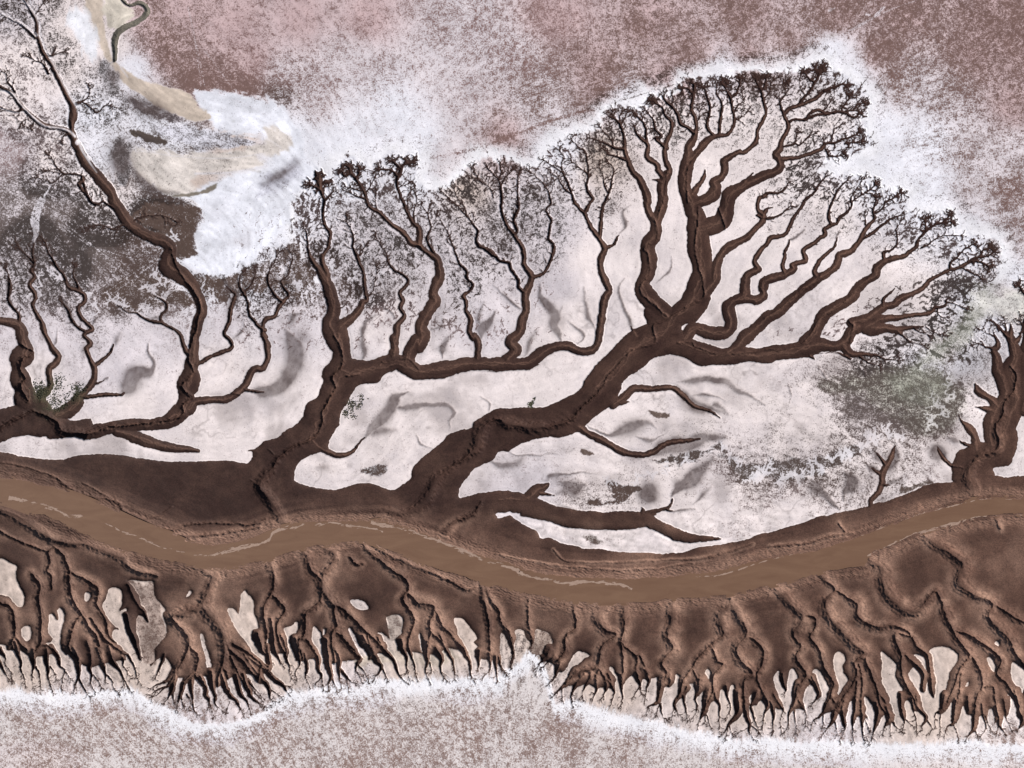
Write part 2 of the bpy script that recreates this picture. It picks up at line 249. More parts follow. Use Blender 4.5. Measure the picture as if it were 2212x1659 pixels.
SOFT = '''+A2 900,1480,20 860,1500,20
A2 960,1200,40 990,1100,50
+A2 1010,1600,34 1060,1550,60 1100,1470,80 1150,1440,60 1250,1430,40 1280,1360,18 1230,1270,14 1220,1200,12
A2 500,760,10 530,850,30 560,910,30 600,990,30 650,1050,30
A2 60,600,20 75,690,36 70,800,34 130,900,34
A2 230,700,40 260,600,34 280,500,24
A2 350,1100,60 390,1180,60
A2 700,1200,60 690,1280,50
A2 1860,650,40 1900,740,50 1950,780,50 1920,880,44 1880,1000,40
A2 1930,1160,30 2000,1090,14 2020,1000,10
A2 1400,900,40 1340,970,40 1200,980,40
A2 760,1060,20 800,980,16 880,930,14
A2 440,1220,20 480,1150,14 470,1060,12
+B3 0,480,40 100,485,50 200,460,56 270,420,70 330,330,80 370,240,90 370,130,90 330,50,70 290,-30,60
B2 330,1440,80 350,1380,50 450,1330,24
B2 420,1520,160 400,1600,160
+B3 950,860,20 1000,790,40 1080,730,60 1140,660,60 1180,600,60 1220,530,50 1300,500,30
B3 1180,620,50 1300,630,40 1400,600,40 1520,580,34 1640,600,30 1700,650,30 1660,720,16 1665,810,12
B3 1000,830,60 1100,810,70 1200,800,50
B3 1080,1130,120 1000,1150,80
B3 640,1120,70 560,1110,50
B3 910,240,16 940,150,34 930,60,40 950,-20,44
B2 930,1600,40 940,1500,34 980,1420,24 1080,1360,40
B2 1220,1420,14 1180,1340,18 1110,1280,24
+B2 1900,1590,26 1920,1500,44 1990,1430,40 2030,1340,30
B2 1920,1490,36 1900,1390,36 1950,1270,30
+B3 1600,210,12 1600,120,50 1650,50,40
B2 1600,1600,60 1660,1540,40
B2 1500,1480,20 1580,1460,30 1590,1390,30
B3 1370,850,16 1400,910,14 1530,955,8
B3 1980,650,10 2000,570,14 1920,520,16
C2 190,920,16 120,860,18 50,790,20 -60,700,20
+C2 515,1190,14 490,1110,26 430,1030,40 450,950,50 400,860,40 340,800,30 330,700,20
C2 450,970,40 520,900,30
C2 790,1080,14 740,980,24 710,880,24 700,740,20
C2 300,1100,50 240,1220,40 190,1300,16
C2 620,1200,12 680,1130,16 640,1060,20 560,1000,24
C2 1100,1090,20 1080,1020,24 1040,900,20 1000,760,18 1030,640,14
C2 1310,690,16 1380,630,16 1420,560,12 1430,470,10
C2 1000,290,14 1030,200,24 1010,100,20 1080,30,14
C2 1480,1510,30 1600,1500,40 1720,1480,40 1850,1500,40 1950,1570,40 2060,1620,30 2212,1700,16
C2 1480,1620,40 1640,1620,26
C3 1470,20,40 1540,110,70 1620,190,70 1760,220,60 1870,250,40
C3 1740,200,20 1800,180,50 1900,260,30
C3 1560,100,30 1740,90,24 1880,150,12
C3 720,340,10 800,390,12 900,430,20 1060,370,80 1200,340,50 1300,370,20
C3 1100,430,10 1200,470,20 1280,470,20 1400,380,14
+C3 1280,580,70 1360,530,80 1460,500,80 1580,500,60 1700,450,70 1860,430,60
C3 1080,620,60 1180,625,50
C3 70,570,8 150,600,12 240,600,16 480,590,8
C3 -140,610,16 0,690,30 120,670,60 190,610,50
C3 400,800,24 430,760,30 600,750,16 820,740,10
C3 460,930,20 560,890,80 660,860,60
+C3 500,830,60 620,880,90 700,850,40
+C3 1420,940,30 1470,880,40 1560,820,70 1640,740,80 1740,640,70
+C3 1480,830,100 1450,880,50
C3 1590,850,60 1700,780,50
+C3 1200,950,60 1230,910,140 1280,940,110
C3 1120,970,50
C3 1390,1050,20 1500,1060,24 1620,1040,20
C3 700,1060,30 450,1020,30
C3 1600,1000,12 1680,920,40 1740,850,30
+D3 670,1190,14 620,1150,20 570,1080,30 520,1030,50 490,990,80 540,950,60
+D3 710,1110,16 715,1040,24 770,1000,60 790,940,80 730,880,50
+D3 660,960,90
+D3 1010,890,50 950,840,46 920,810,30
+D3 1100,850,120 1130,740,80 1150,670,30
+D3 1030,780,60 980,710,40
+D3 1060,990,20 1120,960,24 1200,930,14
+D3 1560,770,60 1510,700,110 1470,670,80
+D3 1670,610,60 1600,570,50
+D2 265,600,16 320,580,20 400,510,24
+D2 660,580,16 690,540,20
D3 300,240,8 280,190,10 250,140,8
D3 590,120,8 540,60,10 490,0,12
+D3 900,80,14 880,20,14
A1 1050,800,100 1200,880,110 1350,930,100 1450,960,60
A1 1110,1100,24 1240,1150,60 1370,1170,30
A1 900,560,90 940,640,110 960,740,60
A1 1010,1150,70 1000,1280,130 1010,1400,130 1040,1500,80
A1 1110,1380,60 1150,1480,60 1300,1580,60 1500,1600,50
A1 820,480,20 840,560,50
B2 100,300,60 250,200,70 400,100,70'''
WHITE = '''A1 150,-60,10 190,0,16 245,60,20 300,130,22 330,210,24 335,300,26 385,420,22 450,540,22 520,680,22 585,800,20 640,890,22 655,960,22 650,1040,20 645,1120,20 670,1220,24 725,1320,14 800,1430,6
A1 -60,80,14 50,130,16 140,180,20 220,220,22 300,290,26
A1 -100,700,16 0,745,16 100,775,14 160,850,12 220,920,12 290,985,14 370,1045,16 480,1060,14 570,1085,14 620,1130,20
A1 -60,880,12 80,920,12 150,935,10
A1 0,200,10 100,165,14
A1 250,0,16 260,50,10
A1 1050,480,30 1080,540,60 1120,590,40
A1 640,1180,40 760,1080,30 860,1000,20
A1 750,1300,60 880,1200,60 920,1080,40
A1 940,1500,30 920,1350,50
A1 360,1640,20 420,1540,16
A2 350,0,60 310,80,70 290,160,80 300,260,50 280,340,24
A2 1310,470,7 900,750,7
A2 1330,490,7 920,790,7
A2 400,60,6 620,260,6 900,480,6
A2 500,200,6 750,380,8 1150,500,6
A1 0,1250,6 130,1360,6 300,1560,6
B2 1200,800,4
D1 0,500,6 400,400,6 700,290,6 850,210,26 1060,100,10 1300,10,8
D1 980,130,26 1050,60,20
D1 600,90,30 640,70,10
D1 900,120,20 940,130,10
D1 400,100,30
C1 800,620,8 1300,440,8 1800,300,8 2212,200,6
C1 760,600,8 1200,470,6
D1 1200,970,10 1500,1100,10 1900,1260,8 2212,1340,8
B1 120,790,6 230,850,14 330,970,14 400,1060,10
A1 1560,60,8 1630,380,6 1700,720,8
A1 1610,300,6 1670,720,6
A1 1700,420,6 1920,720,6
A1 1000,560,14 1060,640,10
A1 1620,1440,20 1900,1430,16 2212,1380,20
B1 0,1060,8 200,1010,6 330,985,8
A1 1560,1110,8 1900,1085,10 2212,1130,8
A1 1750,770,10 2000,850,8 2212,960,8
B1 0,1180,8 150,1160,6 260,1230,8
A1 1150,1250,8 1500,1300,6 1900,1310,8 2200,1270,6'''
POLY = '''mud A3 -600,500 0,570 130,590 250,615 370,632 480,630 560,620 640,595 760,590 860,588 1000,597 1150,620 1300,640 1450,650 1600,655 1750,645 1900,645 1980,655 2050,660 2090,620 2100,570 2050,560 2120,540 2170,490 2212,470 B3 230,860 300,800 370,765 430,700 450,650 460,600 500,560 560,530 580,460 610,410 590,350 610,290 680,220 690,160 680,130 690,110 760,80 840,200 1000,240 1300,330 1750,330 C2 300,1370 650,1300 900,1200 1090,1110 1180,1070 1220,1030 1190,960 1210,880 1300,900 1400,960 1550,900 1700,800 1750,790 1720,880 1640,1000 1550,1030 1480,1060 1500,1080 1600,1140 1650,1200 C2 2212,1300 D2 700,1540 900,1659 D3 2050,-40 2212,-60 3000,-60 3000,1900 D4 3000,1250 2150,1250 2040,1240 1960,1300 1860,1240 1780,1320 1640,1300 1560,1230 1500,1180 1400,1220 1300,1200 1200,1250 1130,1240 1060,1240 960,1280 870,1240 780,1260 700,1230 610,1200 520,1230 420,1190 330,1180 270,1200 210,1190 150,1180 60,1180 0,1150 C4 2080,1150 1960,1180 1900,1200 1830,1120 1760,1120 1700,1180 1650,1130 1540,1090 1440,1120 1320,1100 1220,1040 1150,1040 1000,1030 930,1010 870,1000 790,1010 720,980 640,1010 600,990 500,990 470,870 430,800 350,780 330,740 250,680 100,760 0,740 B4 2080,1030 1980,1050 1920,1040 1890,990 1780,990 1650,960 1550,1000 1450,1000 1330,980 1200,980 1100,1000 1060,1000 1000,1050 930,1040 850,1050 780,1060 690,1080 600,1060 530,1040 440,1060 370,1060 320,1010 240,1000 170,990 130,1000 60,1010 A4 2212,960 2130,960 2080,900 1980,900 1900,930 1850,960 1800,1000 1740,930 1640,900 1560,910 1480,920 1440,860 1370,760 1300,770 1250,830 1150,800 1060,780 960,790 840,810 740,830 620,780 560,740 480,700 400,730 300,740 230,730 150,690 60,690 0,640 -600,640
salt B3 650,940 700,830 740,760 750,700 760,640 810,580 850,490 900,430 960,418 1060,410 1130,330 1210,305 1300,330 1350,380 1440,385 1620,375 1750,320 1900,310 2050,320 C2 138,1406 240,1405 330,1370 430,1290 500,1260 600,1270 700,1285 800,1265 900,1150 1090,1105 1000,1200 900,1290 840,1380 740,1470 650,1580 510,1659 C3 440,170 350,195 200,203 0,205 B3 1980,660 1900,710 1850,745 1835,785 1740,800 1650,840 1600,890 1530,955 1450,1020 1370,1090 1340,1140 1330,1200 1260,1260 1170,1300 1080,1265 1000,1242 880,1245 770,1280 680,1300 560,1285 440,1255 375,1220 375,1170 400,1080 500,1010 620,985 700,1020 740,1035 700,990
salt C2 965,1645 1010,1560 1030,1490 1130,1430 1200,1370 1260,1320 1350,1290 1450,1290 1550,1320 1650,1370 1750,1375 1900,1370 2000,1350 2100,1340 D2 77,1616 200,1605 440,1575 480,1555 600,1550 690,1560 850,1600 1500,1500 3000,1500 D3 3000,905 2212,905 2080,912 1990,905 1800,900 1630,960 1500,965 1400,985 1300,1030 1180,1080 1060,1120 950,1140 900,1165 800,1185 700,1205 640,1215 590,1240 520,1240 460,1265 350,1300 240,1325 120,1370 0,1395 C3 2060,1290 1950,1310 1830,1340 1700,1355 1600,1375 1500,1405 1350,1412 1200,1405 1050,1400 900,1385 780,1365 700,1370 620,1345 500,1320 400,1280 340,1280 300,1230 200,1180 130,1130 80,1095 0,1125 B3 2040,1510 2060,1490 2140,1480 2200,1490 C3 165,1080 180,1110 350,1135 450,1160 550,1195 700,1210 850,1215 1000,1210 1100,1205 1150,1195 1250,1200 1330,1240 1400,1280 1470,1310 1600,1315 1750,1310 1840,1296 1820,1280 1700,1265 1550,1245 1450,1200 1380,1170 1300,1120 1265,1100 1300,1085 1200,1060 1150,1075 1000,1070 850,1068 700,1055 550,1040 430,1015 330,985 280,955 310,930 370,895 350,845 240,880 190,918 100,905 0,890 B3 1960,1320 1880,1360 1800,1410 1770,1415 1790,1380 1740,1360 1730,1330 1750,1270 1810,1190 1850,1130 1930,1090 2010,1060 2050,1010 C3 0,575 70,570 100,545 180,495 330,460 430,450 490,455 580,435 640,400 720,420 695,365 720,340 780,290 850,230 910,195 1000,188 1080,155 1075,150
mud A3 -200,240 0,215 90,190 200,180 300,130 330,120 400,150 460,250 600,310 760,290 760,440 720,470 640,455 540,450 410,465 380,445 320,450 230,430 120,440 60,470 0,495 -200,560
mud D3 1630,960 1615,900 1610,820 1640,760 1660,700 1750,660 1790,600 1825,610 1900,620 1960,560 2000,600 2130,520 2150,600 2160,680 2130,760 2080,820 1960,840 1980,900 1900,980
salt C1 1700,1440 1790,1410 1785,1460 1700,1560
salt A4 -600,-300 0,-70 70,-35 140,0 135,60 160,150 200,230 195,310 160,335 100,290 0,230 -600,150
salt A4 405,400 430,395 460,430 490,435 470,370 490,340 515,360 535,430 515,530 500,610 510,680 550,730 600,750 620,900 500,900 500,740 480,700 430,660 380,635 425,620 430,590 400,540 405,460
salt A4 175,520 200,490 240,495 260,540 255,600 230,620 195,590
salt A4 700,230 720,210 750,230 730,280 700,275
salt A4 905,190 930,178 980,190 1010,230 1010,300 985,370 1045,340 1050,390 1045,450 1080,590 1120,700 1160,780 1240,800 1250,1000 1100,900 1030,720 980,650 935,590 940,520 990,520 930,470 880,400 850,330 880,250
salt A4 1065,125 1110,110 1200,120 1275,130 1280,230 1370,350 1350,400 1385,540 1340,620 1280,690 1280,790 1180,790 1150,600 1130,540 1150,400 1230,450 1180,350 1160,260 1120,180
salt A4 1540,255 1570,205 1590,210 1580,235
salt A4 1885,370 1920,340 1960,370 2000,420 1990,330 1995,230 2020,215 2070,240 2105,290 2100,380 2120,480 2150,560 2140,690 2170,740 2212,760 2230,960 2130,790 2060,650 1960,520
salt A4 1665,560 1690,570 1710,680 1740,780 1755,860 1730,890 1700,760 1670,640
salt B4 -60,480 0,530 25,570 30,650 60,760 70,900 60,1000 0,930 -60,860 -100,740
salt B4 130,1000 150,860 160,850 170,960 200,1060
salt B4 280,790 340,770 390,740 395,800 350,870 340,940 370,1050 330,1060 310,900
salt B4 520,790 535,768 560,790 590,860 600,960 620,1060 600,1060 570,1000 530,920 515,860
salt B4 600,795 620,800 615,840 600,840
salt B4 815,795 840,800 870,850 910,940 950,960 980,1050 930,1030 880,940 840,870
salt B4 830,560 870,548 930,560 970,590 985,625 950,640 900,630 860,600
salt B4 1130,710 1150,690 1200,675 1250,690 1275,740 1265,800 1240,880 1220,950 1240,1020 1150,1000 1140,920 1080,870 1055,830 1085,818 1120,840 1160,880 1140,800
salt B4 1400,850 1410,840 1430,930 1440,1000 1420,960
salt B4 1690,710 1730,700 1780,720 1820,780 1840,800 1870,830 1880,870 1850,900 1890,940 1880,1010 1830,1000 1780,950 1720,880 1720,800
salt B4 2070,860 2100,845 2130,870 2160,930 2170,1020 2100,980 2080,940
salt C4 0,575 30,570 60,610 80,680 100,740 60,880 0,800
salt C4 125,540 160,525 200,540 210,590 250,640 240,690 180,720 110,740 115,650 130,600
salt C4 285,525 340,530 400,550 430,600 440,650 380,690 360,730 280,720 250,660 280,600
salt C4 520,870 560,830 590,770 630,715 670,703 740,740 690,780 640,830 620,880 560,940 520,1000 470,930 480,870
salt C4 905,830 930,830 950,880 990,940 1000,1010 1000,1050 940,1040 960,930 920,880
salt C4 1030,970 1070,920 1100,910 1120,950 1150,990 1150,1060 1020,1060
salt C4 1170,970 1190,935 1220,970 1200,1040 1170,1040
salt C4 1230,960 1270,930 1320,925 1345,945 1310,1000 1300,1110 1210,1110 1220,1000
salt C4 1350,1020 1380,1000 1430,970 1455,910 1480,900 1490,930 1480,1010 1500,1050 1440,1130 1340,1130
salt C4 1545,1020 1600,965 1640,1000 1620,1050 1600,1110 1550,1110
salt C4 1700,870 1720,845 1745,880 1720,935 1700,920
salt C4 1620,1110 1660,1050 1705,1025 1700,1100 1670,1190 1620,1170
salt C4 1820,1060 1840,1015 1880,1070 1900,1020 1920,980 1945,1000 1960,1100 1980,1200 1900,1230 1830,1150
salt C4 2065,1100 2090,1055 2110,1080 2090,1140
salt C4 2100,1200 2140,1130 2170,1110 2240,1130 2240,1300 2100,1230
salt D4 135,930 150,880 180,862 180,930 200,970 240,990 250,920 270,870 290,850 315,880 335,935 310,1000 290,1120 270,1210 200,1200 180,1080 150,1010
salt D4 455,870 480,853 520,880 570,950 600,1010 580,1060 590,1130 560,1160 520,1240 420,1210 380,1130 400,1020 440,980 480,1040 495,1090 525,1060 510,980 470,920
salt D4 635,730 670,705 710,720 735,760 710,820 720,880 750,940 720,980 690,1040 660,1080 650,1060 680,1010 650,900 630,820
salt D4 1025,720 1045,708 1100,760 1140,800 1150,840 1140,900 1170,960 1210,1030 1160,1070 1170,1150 1190,1260 1150,1250 1100,1160 1095,1090 1060,1010 1030,960 1025,880 1035,800
salt D4 895,1080 940,1130 985,1190 980,1300 920,1260 890,1170
salt D4 755,1170 775,1120 795,1150 785,1270 740,1270
salt D4 1220,1140 1240,1115 1260,1140 1280,1200 1290,1290 1230,1270
salt D4 1300,740 1320,728 1380,750 1400,790 1410,880 1370,810
salt D4 1255,890 1290,840 1330,860 1350,920 1345,1000 1370,1045 1390,1000 1400,950 1415,960 1430,1050 1475,1080 1470,950 1460,820 1440,740 1430,690 1470,670 1540,662 1610,690 1660,740 1650,790 1600,870 1580,960 1560,1050 1510,1110 1510,1190 1430,1240 1380,1190 1360,1080 1310,1000 1270,930
salt D4 1900,770 1925,750 1960,790 1975,860 1945,850
salt D4 1965,640 1990,620 2008,640 2000,660
salt D4 1725,1000 1735,970 1755,965 1750,990
salt D4 2105,820 2130,805 2250,900 2250,1080 2150,1000 2110,920
salt D4 1540,1260 1600,1140 1620,1150 1600,1290
salt D4 1650,1340 1680,1250 1710,1150 1735,1220 1780,1240 1780,1340
salt D4 1920,1200 1960,1190 1970,1270 1960,1340 1920,1320
salt D4 2080,1060 2150,1150 2150,1230 2212,1320 2080,1350 2050,1230 2090,1210 2095,1130'''
FING = '''A4 0,680,50 50,770,14 40,800,10 80,870,7 100,930,5
A4 -20,760,40 40,890,12 90,950,6
A4 110,620,70 150,720,40 175,790,26 170,850,16 200,930,10 205,980,5
A4 270,680,80 275,780,50 280,830,26 265,900,12 270,1000,6
A4 295,830,20 330,900,12 335,1020,6
A4 380,680,60 385,780,44 400,850,30 395,920,14 420,990,10 450,1050,6
A4 420,660,50 480,750,40 500,820,20 540,860,12 515,930,8 510,1000,5
A4 540,860,10 580,940,4
A4 420,830,14 450,870,8 460,930,4
A4 600,680,120 640,780,60 650,860,40 655,920,26 625,980,10 615,1030,5
A4 660,930,20 700,1010,12 740,1075,5
A4 720,620,90 750,760,60 740,850,36 760,890,20 750,960,10 790,1040,5
A4 770,890,12 830,980,8 840,1010,4
A4 800,680,90 850,820,50 870,880,20 880,960,5
A4 875,890,16 930,950,10 945,1020,7 975,1050,4
A4 900,660,80 930,780,60 980,850,30 1020,920,14 1060,1000,10 1095,1040,5
A4 1030,930,8 1020,1000,4
A4 980,680,60 1020,770,26 1020,820,10 1050,870,8 1080,920,4
A4 1000,700,30 1060,740,24 1100,800,18 1130,870,12 1130,920,8 1165,970,4
A4 1040,400,60 1070,520,60 1110,620,56 1130,690,26 1170,750,6
A4 1050,150,60 1120,280,60 1190,380,50 1230,460,14
A4 1360,730,40 1320,850,16 1290,920,5
A4 1480,800,70 1420,900,50 1370,950,26 1300,980,12 1250,1010,5
A4 1450,870,70 1400,980,30 1330,1010,14 1240,1060,5
A4 1400,970,16 1320,1050,10 1260,1085,5
A4 1450,900,60 1430,1020,50 1400,1080,16 1370,1130,5
A4 1440,1030,20 1435,1100,10 1470,1190,5
A4 1610,880,90 1530,960,50 1500,1050,36 1480,1110,12 1470,1160,5
A4 1505,1080,14 1520,1150,5
A4 1590,920,60 1580,1020,40 1600,1100,20 1610,1190,14 1640,1230,5
A4 1540,1060,14 1580,1120,8 1570,1180,4
A4 1650,910,60 1700,1000,46 1700,1070,46 1740,1120,20 1720,1190,6
A4 1740,880,80 1760,1000,44 1790,1080,34 1790,1150,12 1860,1210,5
A4 1740,1130,12 1770,1250,4
A4 1820,880,80 1860,980,60 1900,1060,44 1960,1110,34 2000,1180,10 2020,1230,4
A4 1910,1120,8 1880,1200,4
A4 1950,900,60 2000,1060,40 2050,1120,20 2080,1210,5
A4 2010,900,60 2070,1040,50 2080,1080,40 2150,1130,14 2212,1170,5
A4 2060,940,30 2120,1020,10 2180,1080,4
A4 2060,760,70 2212,860,60 B4 140,930,50
B4 0,1020,60 60,1060,60 140,1150,50 220,1220,50 270,1255,40 320,1330,6
B4 280,1260,14 330,1270,4
B4 -60,1000,60 0,1100,44 80,1190,46 150,1270,40 170,1370,12 230,1400,5
B4 160,1290,12 260,1360,4
B4 -80,1180,30 0,1270,16 60,1340,10 160,1430,5
B4 30,1390,8 110,1450,4
B4 60,840,100 90,960,60 130,1010,20 170,1080,5
B4 170,720,80 190,850,80 200,960,60 235,1040,16 265,1100,5
B4 250,840,90 290,950,50 295,1050,24 325,1110,12 320,1160,8 365,1220,4
B4 380,880,110 390,1000,60 410,1090,16 375,1150,8 395,1200,4
B4 440,1000,50 470,1080,34 470,1130,26 455,1180,12 490,1260,5
B4 470,880,70 530,980,70 570,1060,50 565,1130,34 590,1180,20 550,1240,6
B4 590,1180,12 605,1290,5
B4 630,880,90 640,1000,80 650,1090,60 670,1180,40 650,1250,10 650,1300,5
B4 675,1190,20 720,1300,5
B4 700,950,80 740,1050,60 735,1130,30 740,1200,12 755,1280,5
B4 740,1120,30 800,1190,22 850,1240,8 885,1250,4
B4 800,1200,12 810,1290,4
B4 760,850,100 850,980,80 910,1040,40 885,1080,26 880,1130,10 920,1220,5
B4 890,1080,16 950,1160,8 975,1220,4
B4 930,850,80 1000,970,70 1050,1060,50 1090,1120,30 1040,1190,8 1020,1220,4
B4 1100,1130,16 1140,1220,5
B4 1060,870,80 1110,970,60 1180,1040,36 1215,1130,24 1240,1190,14 1290,1240,4
B4 1250,890,90 1270,970,50 1300,1040,26 1300,1130,10 1330,1220,5
B4 1310,950,50 1340,1020,26 1370,1110,12 1385,1200,6
B4 1470,900,100 1470,1000,60 1470,1070,30 1450,1140,10 1490,1230,5
B4 1490,1070,16 1505,1150,5
B4 1540,950,80 1590,1040,50 1580,1090,24 1590,1160,12 1630,1220,5
B4 1570,850,80 1620,950,40 1670,1040,20 1690,1110,12 1695,1210,5
B4 1680,870,100 1750,950,70 1810,1040,40 1820,1100,24 1830,1170,16 1860,1220,4
B4 1900,980,80 1895,1060,30 1890,1130,5
B4 1980,1000,80 1990,1060,30 1985,1140,12 1940,1200,5
B4 2030,1020,60 2040,1110,26 2055,1220,6
B4 2060,1020,40 2080,1100,16 2120,1170,5
B4 2140,830,60 2170,930,40 2190,1020,16 2170,1100,6
C4 10,480,60 60,580,40 95,650,24 105,740,14 95,830,6
C4 240,540,50 265,620,20 250,670,5
C4 0,800,14 50,890,5
C4 420,700,120 380,760,40 330,810,10 310,880,4
C4 460,740,90 400,790,16 350,850,5
C4 500,800,90 470,880,34 460,920,16 410,970,4
C4 640,880,120 560,960,60 510,1010,24 440,1075,5
C4 515,1010,12 520,1100,4
C4 700,900,90 640,980,50 600,1030,20 590,1100,10 610,1150,4
C4 760,880,90 730,960,40 690,1040,10 690,1100,4
C4 800,900,80 800,980,60 800,1020,24 770,1100,5
C4 850,880,60 880,970,50 870,1040,12 840,1100,4
C4 900,890,60 930,980,40 950,1050,14 930,1140,5
C4 1000,900,60 1005,980,30 1020,1080,12 1000,1160,5
C4 1130,880,80 1150,960,30 1150,1000,14 1100,1080,5
C4 1155,990,10 1170,1050,4
C4 1190,850,90 1235,940,40 1215,1020,12 1200,1110,5
C4 1360,920,100 1330,1020,60 1310,1120,40 1230,1160,8 1215,1210,4
C4 1330,1140,24 1350,1240,8 1380,1270,4
C4 1320,1150,10 1290,1230,4
C4 1400,890,120 1420,950,60 1400,990,30
C4 1520,950,80 1500,1060,50 1450,1140,40 1470,1200,10 1510,1250,4
C4 1450,1150,12 1425,1260,4
C4 1560,1000,50 1530,1080,24 1545,1180,14 1560,1270,4
C4 1660,940,120 1640,1040,50 1620,1100,18 1640,1170,12 1600,1250,4
C4 1740,1020,110 1710,1120,80 1695,1200,50 1650,1280,10 1640,1330,4
C4 1700,1215,14 1750,1330,4
C4 1695,1220,10 1700,1300,4
C4 1790,1030,60 1790,1100,40 1820,1150,26 1815,1250,10 1820,1320,5
C4 1880,990,50 1890,1080,20 1915,1170,10 1870,1250,4
C4 1980,1040,90 1990,1150,90 1970,1230,60 1910,1290,34 1860,1370,8 1830,1400,4
C4 1900,1310,12 1930,1400,4
C4 1890,1330,8 1875,1420,4
C4 2030,1060,80 2040,1180,60 2055,1260,44 2070,1310,34 2060,1370,12 2110,1430,4
C4 2080,1320,14 2160,1380,4
C4 2060,1330,10 1980,1380,4
C4 2140,1030,90 2100,1130,30 2085,1170,22 2110,1260,12 2150,1370,4
D4 50,1040,110 90,1140,60 60,1220,14 40,1340,4
D4 110,1120,50 135,1220,34 130,1300,10 120,1370,4
D4 140,1060,50 190,1150,40 215,1200,12 190,1300,6 200,1370,4
D4 210,890,50 220,970,44 240,1010,26 230,1050,6
D4 350,980,110 310,1130,60 265,1210,24 265,1300,8 230,1360,4
D4 310,1190,14 320,1370,4
D4 350,1110,50 400,1190,10 400,1310,4
D4 450,910,60 500,1030,50 510,1070,44 490,1100,20 450,1150,4
D4 630,1070,90 590,1140,60 540,1220,30 470,1270,10 440,1330,4
D4 545,1230,12 540,1330,4
D4 690,1120,60 640,1220,60 630,1270,40 580,1340,8 530,1410,4
D4 640,1280,14 665,1390,4
D4 740,1080,70 710,1200,50 720,1290,44 725,1350,10 690,1440,4
D4 820,1080,60 810,1200,50 795,1270,40 790,1330,12 800,1440,4
D4 870,1170,60 870,1250,50 870,1300,24 880,1400,10 895,1440,4
D4 900,1280,8 930,1360,4
D4 990,1140,80 1010,1220,70 985,1310,40 960,1390,8 935,1460,4
D4 1080,1170,80 1100,1270,60 1060,1320,12 1040,1390,4
D4 1120,1290,16 1190,1370,4
D4 1100,1300,10 1110,1390,4
D4 1190,1060,70 1190,1140,50 1210,1240,50 1220,1290,12 1200,1370,4
D4 1230,1270,12 1290,1320,4
D4 1280,1090,60 1290,1180,16 1310,1270,10 1320,1370,4
D4 1330,1080,60 1340,1170,44 1400,1250,36 1360,1320,8 1350,1350,4
D4 1400,1260,14 1450,1340,8 1400,1400,4
D4 1240,740,60 1330,830,60 1380,900,60 1375,1020,46
D4 1310,640,60 1360,700,70 1420,750,66 1440,900,60 1450,1000,60 1465,1080,20
D4 1570,1080,110 1530,1200,50 1480,1220,12 1475,1330,4
D4 1520,1230,12 1510,1380,5
D4 1660,1110,80 1640,1230,60 1625,1300,34 1570,1330,8 1550,1390,4
D4 1630,1310,14 1665,1430,4
D4 1760,1080,80 1760,1200,44
D4 1830,1130,80 1810,1260,60 1800,1340,44 1750,1400,10 1730,1440,4
D4 1810,1350,16 1830,1400,5
D4 1880,1150,60 1880,1240,24 1900,1320,10 1860,1400,4
D4 1900,1240,14 1940,1360,4
D4 1990,1160,90 2010,1280,50 2010,1320,26 2060,1400,4
D4 2000,1320,10 1980,1380,4
D4 2060,1110,90 2070,1210,40 2060,1260,12 2110,1350,4
D4 2150,1040,90 2180,1180,60 2212,1280,50 2170,1350,8
D4 2250,1050,90 2280,1200,60 2300,1300,20 2290,1380,5'''
